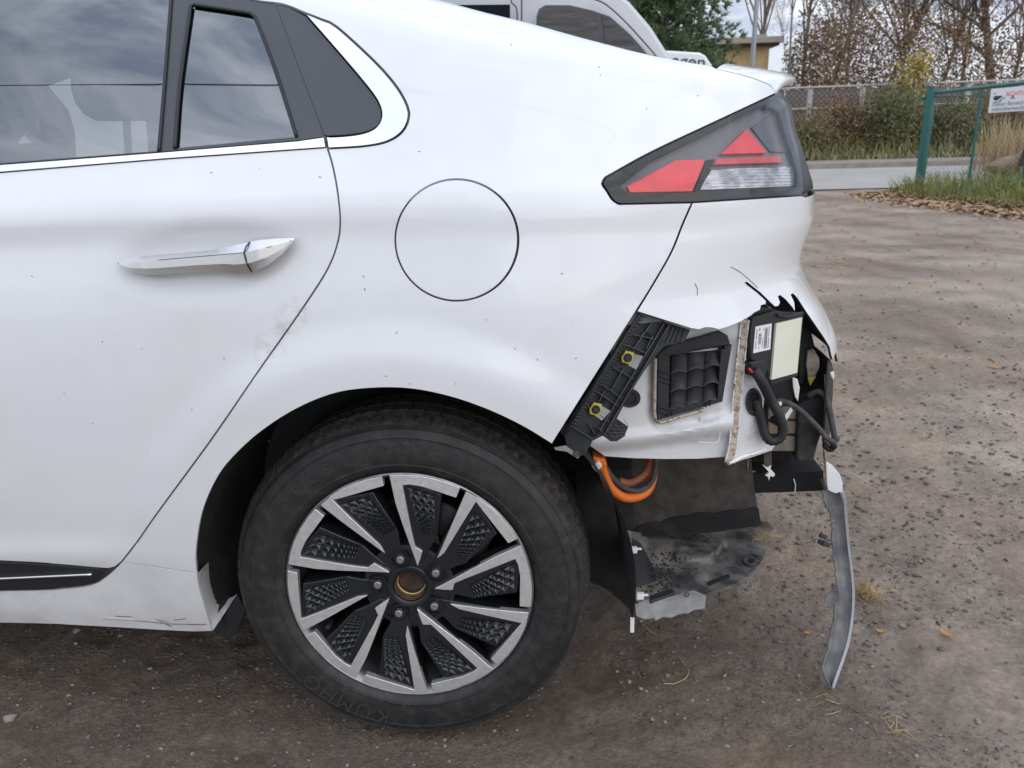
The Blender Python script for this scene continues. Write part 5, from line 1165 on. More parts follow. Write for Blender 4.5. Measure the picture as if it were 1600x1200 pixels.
# hub plate with five nut pockets
mb = MB(); hp = []
n = 90
for s in range(n):
    a = 2*math.pi*s/n; hp.append((math.sin(a), math.cos(a)))
prh = [(.030, .030), (.030, .0165), (.032, .0150), (.040, .0150), (.0415, .0165), (.0425, .0200), (.073, .0205), (.074, .0175), (.082, .0185), (.086, .045)]
lathe('hub_plate', prh, 90, 'wheel_black')
lugpx = [(629.9, 866), (684, 886.8), (681.5, 939.9), (627, 950.5), (593.6, 907)]
def nut_mesh():
    mb = MB(); P = lambda r, n_, d_, ph=0: [(r*math.cos(2*math.pi*k/n_+ph), d_, r*math.sin(2*math.pi*k/n_+ph)) for k in range(n_)]
    for (r0, r1, d0, d1, n_, mi) in ((.0108, .0100, .0105, .022, 6, 1), (.0080, .0066, .0055, .0105, 20, 0)):
        a, b = P(r1, n_, d0), P(r0, n_, d1); mb.prism(a, b, mi)
    return mb
nm_ = nut_mesh(); first = None
for k, (px, py) in enumerate(lugpx):
    a = math.radians(102.8-72*k); p = .05715*np.array([math.cos(a), math.sin(a)])
    if first is None: o = nm_.build('lug_nut', ['nut_metal', 'wheel_black'], wheel, bevel=.0010); first = o
    else: o = first.copy(); COL.objects.link(o); o.parent = wheel
    o.location = (p[0], .0055, p[1])
    mb = MB(); N_ = 32; ring = []
    for s in range(N_):
        t = 2*math.pi*s/N_; ring.append([(p[0]+r_*math.cos(t), d_, p[1]+r_*math.sin(t)) for r_, d_ in ((.0175, .0168), (.0168, .0142), (.0158, .0142), (.0150, .0200), (.0095, .0205))])
    V = [v for g in ring for v in g]; mb.add(V, [(s*5+j, s*5+j+1, ((s+1) % N_)*5+j+1, ((s+1) % N_)*5+j) for s in range(N_) for j in range(4)]); mb.build('nut_pocket', 'wheel_black', wheel, smooth=True, sharp=40)
a = wl(515, 975, .02); mb = MB(); mb.tube([(a[0], .030, a[1]), (a[0], .008, a[1])], .0042, 12); mb.build('valve', 'rubber', wheel, True, 40)

# ---- wheel arch liner
def arch_liner():
    rows = []
    for r, y, a0 in ((.402, .012, -9), (.398, .03, -8), (.392, .06, -4), (.388, .16, 0), (.384, .34, 9)):
        A = np.radians(np.linspace(a0, 197, 90))
        rows.append([(r*math.cos(a)*(1.0 if math.cos(a) > 0 else .985), y+(.02 if a > math.pi*.9 else 0), .322+r*math.sin(a)) for a in A])
    n = len(A); V = [p for r in rows for p in r]; mesh('wheel_arch_liner', V, [(j*n+i, j*n+i+1, (j+1)*n+i+1, (j+1)*n+i) for j in range(4) for i in range(n-1)], 'liner_felt', car)
    m_ = MB(); m_.prism([(.42*math.cos(a), .34, .40+.34*math.sin(a)) for a in np.linspace(0, math.pi, 40)], [(.42*math.cos(a), .36, .40+.34*math.sin(a)) for a in np.linspace(0, math.pi, 40)]); m_.build('inner_arch_wall', 'dark_void', car)
arch_liner()

# ================================================================== the opened rear corner
def lay(px, py, d): return on_car(px, py, d)
# inner body panel (white), plane behind the bumper
IP0 = np.array([.30, .085, .6]); IN = np.array([.18, -1, .0]); IN = IN/np.linalg.norm(IN)
def ip(px, py, off=0.): return on_plane(px, py, IP0-IN*(-off)*-1 if False else IP0+IN*off, IN)
def slab_i(name, pp, mt, off, th, parent=car, bev=.002, step=8):
    P3 = [ip(x, y, off) for x, y in pp]; m_ = MB(); m_.prism(P3, [p-IN*th for p in P3]); return m_.build(name, mt, parent, bevel=bev)
def ipfn(off=0., extra=None):
    def f(V2):
        out = []
        for a, b in V2:
            px, py = a*1000, -b*1000; e = off+(extra(px, py) if extra else 0); out.append(ip(px, py, e))
        return np.array(out)
    return f
def pxpanel(name, pts, mt, parent, fn, sp=.009, th=.004, holes=(), bev=.0008, gap=0.):
    o = [(x/1000, -y/1000) for x, y in ln(list(pts)+[pts[0]], 8)[:-1]]; hs = [[(x/1000, -y/1000) for x, y in h] for h in holes]
    return panel(name, o, mt, parent, hs, gap=gap, thick=th, sp=sp, bev=bev, fn=fn)
def bead(px, py):
    e = 0.
    # rounded pressings around the vent and along the lower edge
    d1 = segdist(np.array([(1020, 550), (1020, 650), (1035, 668), (1090, 660), (1135, 640), (1142, 600), (1140, 540)]), np.array([[px, py]]))[0]
    e += -.006*math.exp(-(d1/9)**2)
    line = 700-.10*(px-925)-.04*max(0, px-1000)
    e += .009*math.exp(-((py-line+10)/9.)**2)
    if py > line: e -= .012*min(1, (py-line)/10)
    e += .005*math.exp(-((py-(676-.35*(px-1060)))/10.)**2)*max(0, min(1, (px-1030)/40))
    return e
inner_p = pxpanel('inner_panel', [(975, 480), (1165, 470), (1158, 520), (1150, 600), (1146, 660), (1134, 714), (1090, 717), (1040, 717.5), (985, 716), (945, 713), (922, 697), (918, 680), (940, 600)], 'inner_paint', car, ipfn(0, bead), sp=.0055, holes=[ln([(1034, 555), (1137, 545), (1124, 624), (1033, 650), (1034, 555)], 7)[:-1]])
RP0 = ip(1150, 600); RN = np.array([.42, -1, 0]); RN /= np.linalg.norm(RN)
def rp(px, py, off=0.): return on_plane(px, py, RP0+RN*off, RN)
pxpanel('corner_panel', [(1156, 490), (1174, 490), (1176, 560), (1198, 572), (1196, 600), (1192, 655), (1193, 681), (1203, 691), (1211, 696), (1206, 704), (1180, 713), (1160, 719), (1138, 727), (1134, 718), (1141, 690), (1147, 640), (1152, 580)], 'inner_paint', inner_p, lambda V2: np.array([rp(a*1000, -b*1000) for a, b in V2]), sp=.008)
sl = [(1164, 500), (1160, 540), (1156, 580), (1151, 630), (1148, 670), (1145, 700), (1139, 722)]; mb = MB(); Rz = np.random.default_rng(3)
P = [np.array(p) for p in cr(sl, 3)]; jl = [5.2+1.0*Rz.normal() for _ in P]; jr = [5.2+1.0*Rz.normal() for _ in P]
loop = [(p[0]-a_, p[1]) for p, a_ in zip(P, jl)]+[(p[0]+a_, p[1]) for p, a_ in reversed(list(zip(P, jr)))]
panel('seam_sealer', [(x/1000, -y/1000) for x, y in loop], 'seam_sealer', inner_p, gap=0, thick=.003, sp=.003, bev=0, fn=lambda V2: np.array([ip(a*1000, -b*1000, .004+.0015*Rz.normal()) for a, b in V2]))
for off_, rr in ((-6, .0016), (6, .0014)):
    P = [ip(x+off_, y, .003) for x, y in cr(sl, 5)]; mb = MB(); mb.tube(P, rr, 5); mb.build('seam_edge', 'torn_white', inner_p, True)
mb = MB(); Pw = [rp(x, y, .003) for x, y in cr([(1139, 724), (1160, 714), (1180, 708), (1196, 702)], 4)]; mb.tube(Pw, [.0028+.001*Rz.normal() for _ in Pw], 6); mb.build('chipped_edge', 'torn_white', inner_p, True)
def disc(name, fnp, cx, cy, rx, ry, mt, parent, th=.006, lipm=True):
    m_ = MB(); N_ = 28; V = []
    for k_, (s, o_) in enumerate(((0, .001), (.55, .001), (.62, .004), (.85, .004), (1.0, .0))):
        for j in range(N_): t = 2*math.pi*j/N_; V.append(fnp(cx+rx*s*math.cos(t), cy+ry*s*math.sin(t), .002+o_*1.0))
    m_.add(V, [(k_*N_+j, k_*N_+(j+1) % N_, (k_+1)*N_+(j+1) % N_, (k_+1)*N_+j) for k_ in range(4) for j in range(N_)]); return m_.build(name, mt, parent, True, 40)
disc('grommet', ip, 984, 622, 17, 15, 'black_plastic', inner_p); disc('grommet', rp, 1178, 628, 13, 22, 'black_plastic', inner_p)
for pp in ([(1065, 678), (1094, 672), (1094, 652)], [(1088, 690), (1118, 692), (1124, 684), (1124, 668)]):
    mb = MB(); mb.tube([ip(x, y, .001) for x, y in cr(pp, 4)], .0012, 5); mb.build('pressed_step', 'inner_paint', inner_p, True)
# ---- cabin vent
vent = empty('cabin_vent', (0, 0, 0)); vent.parent = car
OUT = [(1028.5, 549), (1144, 538.5), (1129, 628), (1027, 657)]; INN = [(1047, 556), (1127, 542), (1121, 623), (1045, 639)]
pxpanel('vent_frame', OUT, 'grained_plastic', vent, ipfn(.010), sp=.01, th=.014, holes=[[p for p in ln(INN+[INN[0]], 8)[:-1]]], bev=.0012)
slab_i('vent_back', INN, 'dark_void', -.020, .004, vent, 0)
def bil(q, s, t): q = [np.array(a, float) for a in q]; return (q[0]*(1-s)+q[1]*s)*(1-t)+(q[3]*(1-s)+q[2]*s)*t
for r_ in range(3):
    for c_ in range(3):
        V = []; n_ = 7
        for j in range(n_):
            for i_ in range(n_):
                s = (c_+i_/(n_-1)*.94+.03)/3; t = (r_+j/(n_-1)*1.02)/3; b = bil(INN, s, t); jj = j/(n_-1); ii = i_/(n_-1)
                arch = .10*math.sin(math.pi*ii)
                b = bil(INN, s, t-.05*math.sin(math.pi*ii)*(1 if j in (0, n_-1) else 1)+.02)
                V.append(ip(b[0], b[1], -.016+.024*jj**1.3+.003*math.sin(math.pi*ii)))
        o = mesh('vent_flap', V, [(j*n_+i_, j*n_+i_+1, (j+1)*n_+i_+1, (j+1)*n_+i_) for j in range(n_-1) for i_ in range(n_-1)], 'foam_black', vent); sm = o.modifiers.new('t', 'SOLIDIFY'); sm.thickness = .0016
        e1 = [V[j*n_+n_-1] for j in range(n_)]; e2 = [V[(n_-1)*n_+i_] for i_ in range(n_)]
        mb = MB(); mb.tube([p+IN*.002 for p in e1], .0011, 5); mb.tube([p+IN*.001 for p in e2], .0013, 5); mb.build('flap_rim', 'rib_dusty', o, True)
for y_ in (580, 588, 596, 636, 643):
    mb = MB(); mb.tube([ip(1030, y_, .012), ip(1046, y_+4, .012)], .0014, 4); mb.build('vent_rib', 'grained_plastic', vent)
for x_, y_ in ((1058, 545), (1064, 544), (1070, 543), (1112, 536), (1118, 534.5), (1124, 533), (1045, 648), (1051, 646), (1105, 632), (1111, 630)):
    mb = MB(); mb.tube([ip(x_, y_-4, .013), ip(x_-2, y_+4, .013)], .0016, 4); mb.build('vent_rib', 'grained_plastic', vent)
pxpanel('vent_cover', [(1030, 552), (1048, 540), (1100, 526), (1126, 518), (1137, 524), (1141, 538), (1090, 545), (1050, 552)], 'grained_plastic', vent, ipfn(.016), sp=.012, th=.010)
mb = MB(); mb.tube([ip(x, y, .006) for x, y in cr([(1024, 560), (1023, 610), (1023, 648), (1030, 660), (1060, 652), (1100, 640)], 6)], .0034, 6); mb.build('vent_gasket', 'seam_sealer', vent, True)
# ---- bumper bracket
BO = [(996, 488), (1042, 504), (1079, 515), (1070, 534), (1038, 541), (1028, 552), (1008, 578), (988, 610), (975, 633), (964, 654), (982, 667), (976, 682), (964, 690), (954, 690), (942, 681), (926, 689), (916, 709), (902, 716), (887, 702), (882, 682), (884, 668)]
DB = .018
sq = [[(991, 553), (1006, 557), (995, 578), (982, 571)], [(942, 635), (955, 643), (942, 658), (930, 650)]]
buv = [tuple(p) for p in uv_of(ln(BO+[BO[0]], 6)[:-1], DB)]
brk = panel('bumper_bracket', buv, 'grained_plastic', car, [[tuple(p) for p in uv_of(ln(h+[h[0]], 5)[:-1], DB)] for h in sq], d=DB, gap=0, thick=.004, sp=.010, bev=.0008)
def wall(pp, h=.008, w=.0013, mt='rib_dusty', name='rib', d=DB):
    m_ = MB(); P = cr(pp, 14); A = on_cars(P, d); B = on_cars(list(P), d-h)
    for i in range(len(A)-1):
        t = A[i+1]-A[i]; t /= np.linalg.norm(t)+1e-9; nn = B[i]-A[i]; s = np.cross(t, nn); s = s/np.linalg.norm(s)*w/2
        q = [A[i]-s, A[i]+s, B[i]+s, B[i]-s]; r_ = [A[i+1]-s, A[i+1]+s, B[i+1]+s, B[i+1]-s]; m_.add(q+r_, [(0, 1, 2, 3), (4, 7, 6, 5), (0, 4, 5, 1), (1, 5, 6, 2), (2, 6, 7, 3), (3, 7, 4, 0)])
    return m_.build(name, mt, brk)
for pp in ([(1038, 505), (1000, 568), (965, 625), (938, 672)], [(1046, 507), (1008, 572), (972, 632), (944, 680)], [(1000, 498), (960, 560), (920, 624), (890, 672)], [(1020, 502), (990, 545)], [(975, 575), (955, 610)]):
    wall(pp, .009)
for pp in ([(985, 522), (1024, 530)], [(976, 538), (1010, 552)], [(957, 573), (990, 592)], [(940, 600), (971, 622)], [(932, 612), (966, 634)], [(918, 634), (952, 660)], [(897, 668), (926, 686)], [(1005, 520), (998, 536)], [(1020, 525), (1010, 545)], [(945, 610), (936, 628)], [(920, 662), (930, 678)], [(935, 668), (942, 676)]):
    wall(pp, .008)
for k in range(5):
    wall([(946+7*k, 668-4*k+2), (958+6*k, 686-5*k)], .003, .0008); 
for k in range(4): wall([(948+2*k, 664+6*k), (972+2*k, 666+5*k)], .003, .0008)
for k in range(5): wall([(1046+6*k, 508+2.0*k), (1032+8*k, 538-.8*k)], .003, .0008)
for (x0, y0) in ((1016, 517), (945, 618), (934, 668)):
    P3 = on_cars(list(((x0-7, y0), (x0+2, y0+6), (x0-4, y0+16), (x0-13, y0+10))), DB-.0015); m_ = MB(); m_.prism(P3, [p+np.array([0, .002, 0]) for p in P3]); m_.build('slot', 'dark_void', brk)
# rubber lip along the panel edge with teeth
mb = MB(); PP = cr([(998, 491), (882, 674)], 3); q1 = []; q2_ = []
for i, p in enumerate(PP):
    if i % 2 == 0:
        q1.append((p[0]+2, p[1]+2)); q2_.append((p[0]+9, p[1]+4.5))
for a, b in zip(on_cars(q1, .006), on_cars(q2_, .010)): mb.tube([a, b], .0011, 4)
mb.build('toothed_lip', 'foam_black', brk)
mb = MB(); mb.tube(on_cars(list(((1000, 490), (940, 586), (884, 678))), .006), .0022, 6); mb.build('edge_rail', 'grained_plastic', brk, True)
for cx, cy in ((981, 559), (931, 640)):
    m_ = MB(); P3 = [lay(cx+dx, cy+dy, DB-.010) for dx, dy in ((-3, -10), (10, -7), (9, 2), (3, 11), (-9, 7), (-10, 0))]; m_.prism(P3, [p+np.array([0, .006, 0]) for p in P3]); cl_ = m_.build('yellow_clip', 'yellow_clip', brk, bevel=.0008)
    c0 = lay(cx, cy, DB-.012); mb = MB(); N_ = 20
    mb.tube([c0+np.array([0, .002, 0]), c0+np.array([0, -.0015, 0])], .0068, 20); mb.build('clip_washer', 'black_plastic', cl_, True, 40); mb = MB(); mb.tube([c0, c0+np.array([0, -.004, 0])], .0040, 12); mb.build('clip_screw', 'foam_black', cl_, True, 40)
# torn foot of the bracket
mb = MB(); P3 = on_cars(list(((866, 700), (884, 697), (889, 701), (905, 712), (903, 717), (886, 706), (868, 703))), .004); mb.prism(P3, [p+np.array([0, .003, 0]) for p in P3]); mb.build('torn_tab', 'torn_shield', brk)
mb = MB(); p_ = lay(900, 708, .006); mb.tube([p_, p_+np.array([0, -.006, 0])], .005, 8); mb.build('rusty_screw', 'rust', brk, True, 40)
# ---- radar module
MP0 = np.array([.66, .158, .66]); MN = np.array([.5, -.86, .06]); MN /= np.linalg.norm(MN)
def mp(px, py, off=0.): return on_plane(px, py, MP0+MN*off, MN)
radar = empty('radar_module', (0, 0, 0)); radar.parent = car
def slab_m(name, pp, mt, off, th, parent, bev=.0015):
    P3 = [mp(x, y, off) for x, y in pp]; m_ = MB(); m_.prism(P3, [p-MN*th for p in P3]); return m_.build(name, mt, parent, bevel=bev)
slab_m('module_body', [(1176, 496), (1210, 486), (1256, 489), (1255, 500), (1247, 588), (1206, 602), (1196, 570), (1174, 562), (1172, 530)], 'black_plastic', .0, .030, radar)
slab_m('module_bracket', [(1160, 500), (1190, 478), (1215, 484), (1215, 500), (1178, 506), (1172, 555), (1162, 552)], 'black_plastic', -.012, .012, radar)
slab_m('module_arm', [(1216, 491), (1232, 493), (1256, 487), (1257, 491), (1234, 498), (1217, 495)], 'grained_plastic', .006, .006, radar)
slab_m('radar_cover', [(1213.5, 506), (1254, 496), (1246, 583), (1205.5, 594)], 'pale_yellow', .005, .006, radar, .0012)
lab = slab_m('paper_label', [(1180.7, 510.5), (1206, 505.5), (1203.5, 546), (1177, 552)], 'label_white', .0012, .0011, radar, 0)
LQ = [(1180.7, 510.5), (1206, 505.5), (1203.5, 546), (1177, 552)]; mb = MB(); R = np.random.default_rng(8)
def mark(s0, s1, t0, t1):
    P3 = [mp(*bil(LQ, s, t), .0016) for s, t in ((s0, t0), (s1, t0), (s1, t1), (s0, t1))]; mb.prism(P3, [p-MN*.0003 for p in P3])
t = .12
while t < .90:
    h = R.uniform(.006, .022); mark(.60, .78, t, t+h); t += h+R.uniform(.008, .02)
t = .30
while t < .72:
    h = R.uniform(.006, .02); mark(.25, .42, t, t+h); t += h+R.uniform(.01, .025)
for s0, s1, t0, t1 in ((.84, .88, .08, .45), (.84, .88, .5, .92), (.10, .14, .1, .5), (.10, .14, .56, .85), (.50, .53, .12, .2), (.50, .53, .50, .86), (.25, .31, .08, .2), (.3, .33, .78, .9)):
    t = t0
    while t < t1: mark(s0, s1, t, min(t+.018, t1)); t += .03
mb.build('printed_marks', 'ink', lab)
P3 = [(1172, 566), (1196, 562), (1200, 578), (1194, 592), (1176, 588)]; slab_m('connector', P3, 'black_plastic', .004, .02, radar, .003)
# ---- wiring
def cable(name, pts, r, mt, corr=0, step=.003, parent=car, n=10):
    P = cr([np.asarray(p) for p in pts], step); R_ = [r*(1+(corr*(1 if i % 2 else -1) if corr else 0)) for i in range(len(P))]; m_ = MB(); m_.tube(P, R_, n); return m_.build(name, mt, parent, True)
cable('wiring_loom', [mp(1178, 578, .008), mp(1190, 596, .014), rp(1203, 622, .020), rp(1216, 645, .028), rp(1223, 668, .030), rp(1219, 684, .028), rp(1206, 689, .022), rp(1196, 680, .016), rp(1191, 660, .010), rp(1185, 640, .006), rp(1181, 624, .002)], .0088, 'harness', .07, .003)
cable('wire_end', [mp(1170, 576, .01), mp(1176, 582, .01)], .0022, 'lamp_red', 0, .003)
cable('wiring_loom', [at_y(1212, 625, .22), at_y(1232, 630, .215), at_y(1250, 641, .21), at_y(1275, 665, .20), at_y(1292, 684, .19), at_y(1304, 692, .19)], .0052, 'dusty_harness', .06, .003)
cable('wiring_loom', [at_y(1262, 618, .27), at_y(1280, 612, .26), at_y(1292, 626, .25), at_y(1299, 655, .24), at_y(1304, 682, .235), at_y(1309, 688, .235)], .0056, 'dusty_harness', .05, .003)
cable('loom_knot', [at_y(1288, 694, .21), at_y(1296, 702, .21), at_y(1303, 697, .205), at_y(1299, 690, .20)], .006, 'harness', .08, .003)
def slab_y(name, pp, y, th, mt, parent=car, bev=.0015, tilt=0.):
    P3 = [at_y(a, b, y+tilt*(a-pp[0][0])/1000) for a, b in pp]; m_ = MB(); m_.prism(P3, [p+np.array([0, th, 0]) for p in P3]); return m_.build(name, mt, parent, bevel=bev)
slab_y('loom_strap', [(1238, 590), (1246, 592), (1250, 606), (1247, 628), (1242, 620), (1239, 604)], .235, .004, 'torn_white'); slab_y('loom_strap', [(1224, 652), (1236, 636), (1239, 642), (1228, 660)], .21, .004, 'torn_white')
mb = MB(); p_ = rp(1208, 655, .012); mb.tube([p_, p_+RN*.014], .008, 14); mb.build('plug', 'black_plastic', car, True, 40)
slab_y('loom_clip', [(1213, 630), (1222, 628), (1222, 634), (1214, 636)], .19, .006, 'torn_white')
slab_y('module_carrier', [(1200, 594), (1240, 588), (1238, 632), (1212, 640), (1202, 620)], .25, .03, 'black_plastic')
slab_y('yellow_trim', [(1262, 590), (1276, 588), (1266, 604)], .285, .006, 'yellow_clip'); slab_y('body_edge', [(1262, 548), (1272, 545), (1280, 560), (1281, 574), (1274, 588), (1263, 590), (1260, 570)], .30, .01, 'seam_sealer')
slab_y('inner_brace', [(1250, 500), (1268, 520), (1274, 545), (1262, 545), (1256, 600), (1248, 600)], .31, .02, 'black_plastic')
slab_y('torn_tab', [(1297, 582), (1303, 580), (1304, 588), (1302, 594), (1299, 588)], .255, .002, 'torn_white')
mb = MB(); mb.tube([at_y(1290, 585, .27), at_y(1291, 620, .265), at_y(1288, 670, .26)], .0028, 6); mb.build('bumper_edge', 'seam_sealer', car, True)
# ---- crash beam, foam and the dark cavity
beam = empty('crash_beam', (0, 0, 0)); beam.parent = car
for k, (ya, yb) in enumerate(((634, 656), (658, 679), (681.5, 706))):
    P3 = [at_y(x, y, .30) for x, y in ((1200, ya+2), (1252, ya), (1251, yb), (1199, yb))]; m_ = MB(); m_.prism(P3, [p+np.array([.03, 1.2, 0]) for p in P3]); m_.build('beam_rib', 'beam_beige', beam, bevel=.004)
P3 = [at_y(x, y, .285) for x, y in ((1248, 634), (1270, 618), (1287, 622), (1291, 640), (1288, 668), (1280, 690), (1272, 722), (1244, 722))]; m_ = MB(); m_.prism(P3, [p+np.array([.01, .5, 0]) for p in P3]); m_.build('foam_absorber', 'foam_black', beam, bevel=.006)
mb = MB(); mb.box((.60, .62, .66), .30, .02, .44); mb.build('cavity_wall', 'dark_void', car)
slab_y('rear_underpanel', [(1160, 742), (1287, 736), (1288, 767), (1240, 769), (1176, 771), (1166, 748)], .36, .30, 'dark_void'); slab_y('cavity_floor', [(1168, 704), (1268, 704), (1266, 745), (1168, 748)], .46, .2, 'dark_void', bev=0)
mb = MB(); mb.tube([at_y(x, y, .345) for x, y in ((1169, 716), (1168, 734), (1171, 737), (1180, 736.5))], .0022, 6); mb.build('wire_hook', 'barrel_metal', car, True)
slab_y('torn_strap', [(1193, 704), (1206, 703), (1206, 729), (1194, 729)], .24, .004, 'dirty_liner')
mb = MB(); R = np.random.default_rng(15)
P3 = [at_y(x, y, .238) for x, y in ((1192, 727), (1199, 731), (1205, 727), (1204, 733), (1211, 741), (1209, 745), (1203, 744), (1202, 751), (1200, 745), (1196, 743), (1202, 738))]; mb.prism(P3, [p+np.array([0, .005, 0]) for p in P3]); mb.build('torn_end', 'torn_white', car)
mb = MB(); mb.tube([at_y(1240, 748, .355), at_y(1243, 758, .355), at_y(1242, 769, .355)], .0012, 4); mb.build('wire_tie', 'torn_white', car)
# ---- back wall and dirty splash shield
WALLP = lambda px, py: at_y(px, py, .40-.0009*(px-960)*.3)
pxpanel('splash_wall', [(940, 700), (1172, 700), (1178, 760), (1186, 805), (1190, 822), (1120, 832), (1040, 838), (985, 838), (965, 790), (950, 750)], 'dirty_liner', car, lambda V2: np.array([WALLP(a*1000, -b*1000) for a, b in V2]), sp=.012, th=.006)
pxpanel('wall_foot', [(990, 826), (1012, 818), (1034, 816), (1052, 808), (1075, 806), (1096, 801), (1120, 803), (1142, 797), (1162, 798), (1178, 792), (1185, 795), (1190, 821), (1120, 831), (1040, 837), (990, 837)], 'liner_felt', car, lambda V2: np.array([at_y(a*1000, -b*1000, .395-.0009*(a*1000-960)*.3) for a, b in V2]), sp=.010, th=.003)
slab_y('wall_rib', [(1035, 712), (1052, 712), (1047, 770), (1030, 768)], .385, .02, 'liner_felt', bev=.004)
def shz(px, py):
    z = .205
    z += .16*max(0, (1012-px)/34)**2*(1 if py < 900 else max(0, 1-(py-900)/50))
    z += .030*max(0, (838-py)/20)**2
    z -= .010*max(0, (px-1150)/60)
    z += .006*math.sin(px*.05)*math.sin(py*.09)
    ins = inside(np.array([(1050, 868), (1066, 850), (1128, 844), (1134, 850), (1107, 873), (1056, 877)]), np.array([[px, py]]))[0]
    if ins: z += .008
    return z
shield = pxpanel('splash_shield', [(978, 828), (1000, 832), (1060, 832), (1120, 826), (1165, 820), (1188, 814), (1200, 815), (1211, 826), (1204, 832), (1212, 846), (1200, 858), (1193, 872), (1180, 890), (1165, 903), (1142, 916), (1108, 926), (1100, 931), (1085, 930), (1070, 925), (1040, 936), (1000, 943), (992, 930), (988, 900), (984, 860)], 'dirty_shield', car, lambda V2: np.array([at_z(a*1000, -b*1000, shz(a*1000, -b*1000)) for a, b in V2]), sp=.006, th=.004, bev=.001)
tl_pts = [(994, 962), (992, 944), (1010, 936), (1040, 934), (1068, 926), (1084, 922), (1103, 930), (1101, 950), (1085, 952), (1076, 957), (1060, 959), (1050, 964), (1036, 963), (1024, 969), (1022, 965), (1008, 967)]
pxpanel('torn_lip', tl_pts, 'torn_shield', shield, lambda V2: np.array([at_z(a*1000, -b*1000, .215-.00055*max(0, -b*1000-938)) for a, b in V2]), sp=.006, th=.004, bev=.0006)
def zpoly(name, pp, z, th, mt, parent, bev=.001):
    P3 = [at_z(a, b, z) for a, b in pp]; m_ = MB(); m_.prism(P3, [p-np.array([0, 0, th]) for p in P3]); return m_.build(name, mt, parent, bevel=bev)
zpoly('shield_slot', [(1105, 909), (1138, 896), (1141, 900), (1108, 913)], .2085, .004, 'dark_void', shield)
zpoly('shield_pad', [(1015, 930), (1050, 918), (1055, 925), (1040, 932), (1016, 939)], .219, .010, 'grained_plastic', shield, .003)
mb = MB(); N_ = 24; P = [at_z(1174+13*math.cos(t), 876+9*math.sin(t), .212) for t in np.linspace(.3, 2*math.pi-.6, N_)]; mb.tube(P, .0024, 6); mb.build('fixing_eye', 'black_plastic', shield, True)
mb = MB(); c0 = at_z(1174, 877, .208); mb.tube([c0, c0+np.array([0, 0, .003])], .007, 12); mb.build('fixing_hole', 'dark_void', shield, True, 40)
mb = MB(); P = [at_z(1073+3.5*math.cos(t), 929+2.5*math.sin(t), .222) for t in np.linspace(0, 2*math.pi, 14)]; mb.tube(P, .0011, 5); mb.build('fixing_eye', 'black_plastic', shield, True)
pxpanel('shield_web', [(985, 838), (1002, 850), (1018, 880), (1026, 905), (1012, 912), (994, 918), (988, 880)], 'grained_plastic', shield, lambda V2: np.array([at_z(a*1000, -b*1000, .24+.05*max(0, (1012-a*1000)/25)) for a, b in V2]), sp=.008, th=.004)
for x_, y_, z_ in ((990, 859, .30), (1000, 931, .235)):
    p_ = at_z(x_, y_, z_); mb = MB(); mb.box(p_, .014, .010, .012); mb.box(p_+np.array([.010, .0, .002]), .012, .005, .004); mb.build('white_clip', 'torn_white', shield, bevel=.0015)
p_ = at_z(988, 968, .19); mb = MB(); mb.box(p_-np.array([0, 0, .012]), .008, .004, .034); mb.build('white_tag', 'torn_white', shield, bevel=.001)
for a_, b_, s_, lb_ in ((1073, 828, 31, 'dark clump of wet leaves and stalks lying on the splash shield'), (1196, 838, 32, 'yellow straw wisp caught on the end of the splash shield')):
    p_ = at_z(a_, b_+6, .214); tuft(0, 0, 70 if s_ == 31 else 45, .055 if s_ == 31 else .038, lb_, s_, .35, pos=p_, spread=.016 if s_ == 31 else .010, mt='crust_dark' if s_ == 31 else 'straw')
# dirt crumbs on the shield
R = np.random.default_rng(71); V = []; Fc = []; k = 0
while k < 420:
    x, y = R.normal(1035, 24), R.normal(898, 22)
    if not (1000 < x < 1120 and 845 < y < 925): continue
    p_ = at_z(x, y, shz(x, y)+.001); s = .0008+.003*R.random()**3; b = len(V); V += [tuple(p_+v*s*np.array([1, 1, .6])) for v in iv]; Fc += [tuple(f+b) for f in it]; k += 1
cb_ = mesh('dirt_crumbs', V, Fc, 'crust_dark', shield); cb_['kind'] = 'stuff'
# ---- orange high-voltage cable loop
OC = lambda x, y, yy: at_y(x, y, yy)
hv = empty('orange_cable', (0, 0, 0)); hv.parent = car
cable('orange_sleeve', [OC(938, 722, .12), OC(944, 742, .13), OC(954, 762, .14), OC(972, 776, .15), OC(992, 777, .17), OC(1010, 768, .19), OC(1019, 750, .21), OC(1021, 728, .22), OC(1020, 700, .23)], .0088, 'orange_sleeve', .06, .0022, hv, 14)
cable('orange_sleeve', [OC(966, 752, .19), OC(982, 755, .20), OC(1000, 747, .21), OC(1013, 733, .22), OC(1019, 712, .23), OC(1018, 690, .24)], .0082, 'dusty_orange', .06, .0022, hv, 14)
cable('black_hose', [OC(944, 728, .13), OC(955, 744, .14), OC(974, 761, .155), OC(995, 767, .17), OC(1012, 760, .185), OC(1022, 744, .20), OC(1025, 715, .21)], .0055, 'dusty_harness', 0, .006, hv)
P3 = [OC(x, y, .105) for x, y in ((926, 714), (944, 718), (949, 728), (939, 736), (930, 728))]; m_ = MB(); m_.prism(P3, [p+np.array([0, .03, 0]) for p in P3]); m_.build('connector', 'orange_sleeve', hv, bevel=.002)
P3 = [OC(x, y, .095) for x, y in ((924, 728), (934, 722), (941, 729), (932, 738))]; m_ = MB(); m_.prism(P3, [p+np.array([0, .02, 0]) for p in P3]); m_.build('connector_clip', 'label_white', hv, bevel=.0015)
